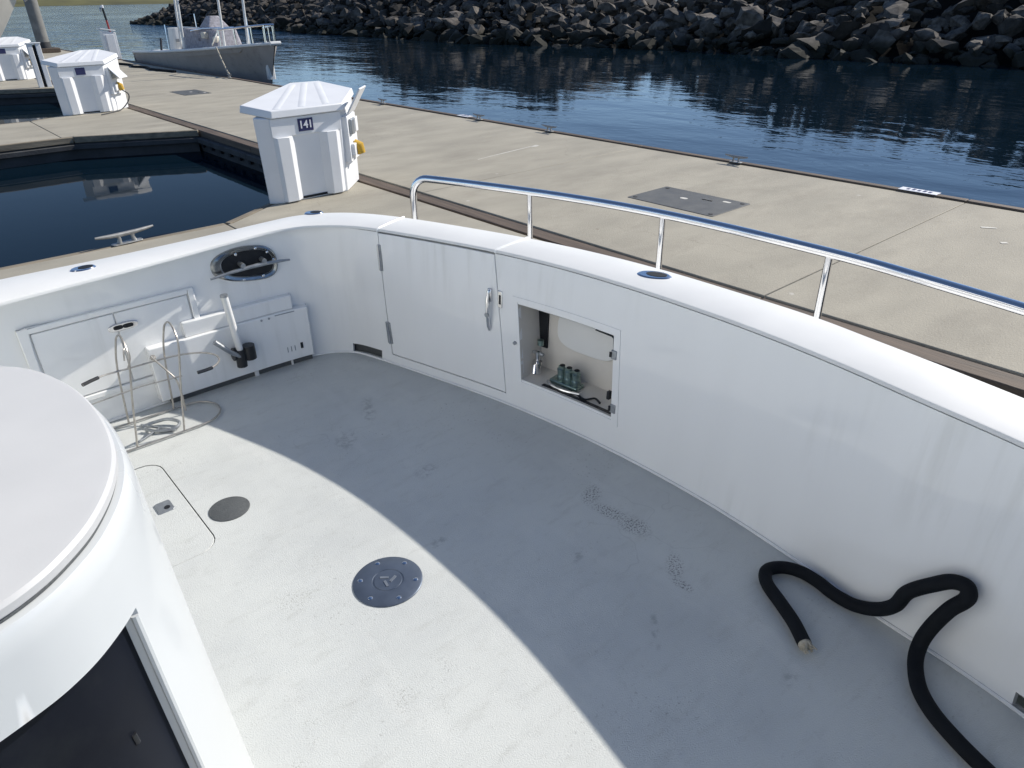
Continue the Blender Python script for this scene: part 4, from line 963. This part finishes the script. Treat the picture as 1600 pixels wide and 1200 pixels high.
for i in range(16):
    a = rg.uniform(0, 6.28); q = e0 + ed * .008 + Vector((-ed.y * math.cos(a), ed.x * math.cos(a), math.sin(a))) * rg.uniform(.004, .022)
    fz.tube([q, q + ed * rg.uniform(.012, .034) + Vector((rg.uniform(-.008, .008), rg.uniform(-.008, .008), rg.uniform(-.006, .006)))], .0028, 5)
fz.build('frayed_strands', M_rope, hs)

wr = empty('wire_rack', (.68, 3.68, 0)); tag(wr, 'bent stainless wire rack standing on the sole beside the console', 'rack')
def stadium(s0, s1, t0, t1, z, k=10, left=True):
    r = (t1 - t0) / 2; tc = (t0 + t1) / 2; out = []
    out += [(s1 - r + r * 1.0 * math.sin(PI * i / k), tc - r * math.cos(PI * i / k), z) for i in range(k + 1)]
    out += [(s0 + r - r * math.sin(PI * i / k), tc + r * math.cos(PI * i / k), z) for i in range(k + 1)]
    return out
def soft(pts): return pts
WR = .0050
MB().tube(stadium(.22, .99, 3.545, 3.825, .012), WR, 8, closed=True).build('base_hoop', M_wire, wr)
MB().tube(spline([(.40, 3.73, .345), (.50, 3.79, .335), (.62, 3.81, .325), (.84, 3.80, .325), (.97, 3.76, .32), (1.035, 3.70, .31), (1.03, 3.62, .305), (.97, 3.56, .305), (.89, 3.545, .31)], 6), WR, 8).build('upper_hoop', M_wire, wr)
MB().tube([(.40, 3.73, .345), (.44, 3.757, .341), (.48, 3.78, .337)], .0095, 8).build('rubber_tip', M_black, wr)
MB().tube([(.89, 3.545, .31), (.93, 3.549, .308), (.97, 3.56, .305)], .0095, 8).build('rubber_tip', M_black, wr)
MB().tube([(.40, 3.76, .215), (.66, 3.78, .22), (.86, 3.75, .222)], WR * .8, 8).build('middle_bar', M_wire, wr)
for sa, sb in ((.52, .60), (.755, .835)):
    MB().tube(spline([(sa, 3.552, .012), (sa + (sb - sa) * .5, 3.552, .26), (sb, 3.556, .47), (sb + .008, 3.585, .535), (sb + .012, 3.65, .565), (sb + .012, 3.72, .55), (sb + .005, 3.785, .49), (sb - .02, 3.815, .33), (sb - .045, 3.82, .012)], 6), WR, 8).build('upright_bow', M_wire, wr)
MB().tube(spline([(.585, 3.58, .47), (.60, 3.60, .52), (.62, 3.63, .50), (.625, 3.66, .44), (.60, 3.64, .40)], 6), WR * .8, 8).build('wire_hook', M_wire, wr)
MB().tube(spline([(.745, 3.80, .36), (.80, 3.78, .26), (.83, 3.75, .19), (.83, 3.74, .02)], 5), WR, 8).build('shadow_wire', M_wire, wr)  # wire drawn in the shape of an upright's slanting shadow
cp2 = empty('shackle', (.66, 3.66, 0)); tag(cp2, 'small crumpled silver shackle lying inside the wire rack', 'shackle')
MB().tube(spline([(.60, 3.74, .014), (.66, 3.73, .02), (.72, 3.70, .028), (.76, 3.64, .02), (.72, 3.60, .014), (.64, 3.64, .014), (.60, 3.70, .02)], 5), .009, 8).build('bow', M_dull, cp2)
MB().tube([(.60, 3.76, .014), (.72, 3.58, .014)], .007, 8).build('pin', M_dull, cp2)
MB().tube([(.54, 3.60, .012), (.66, 3.66, .012)], .006, 8).build('strap', M_dull, cp2)
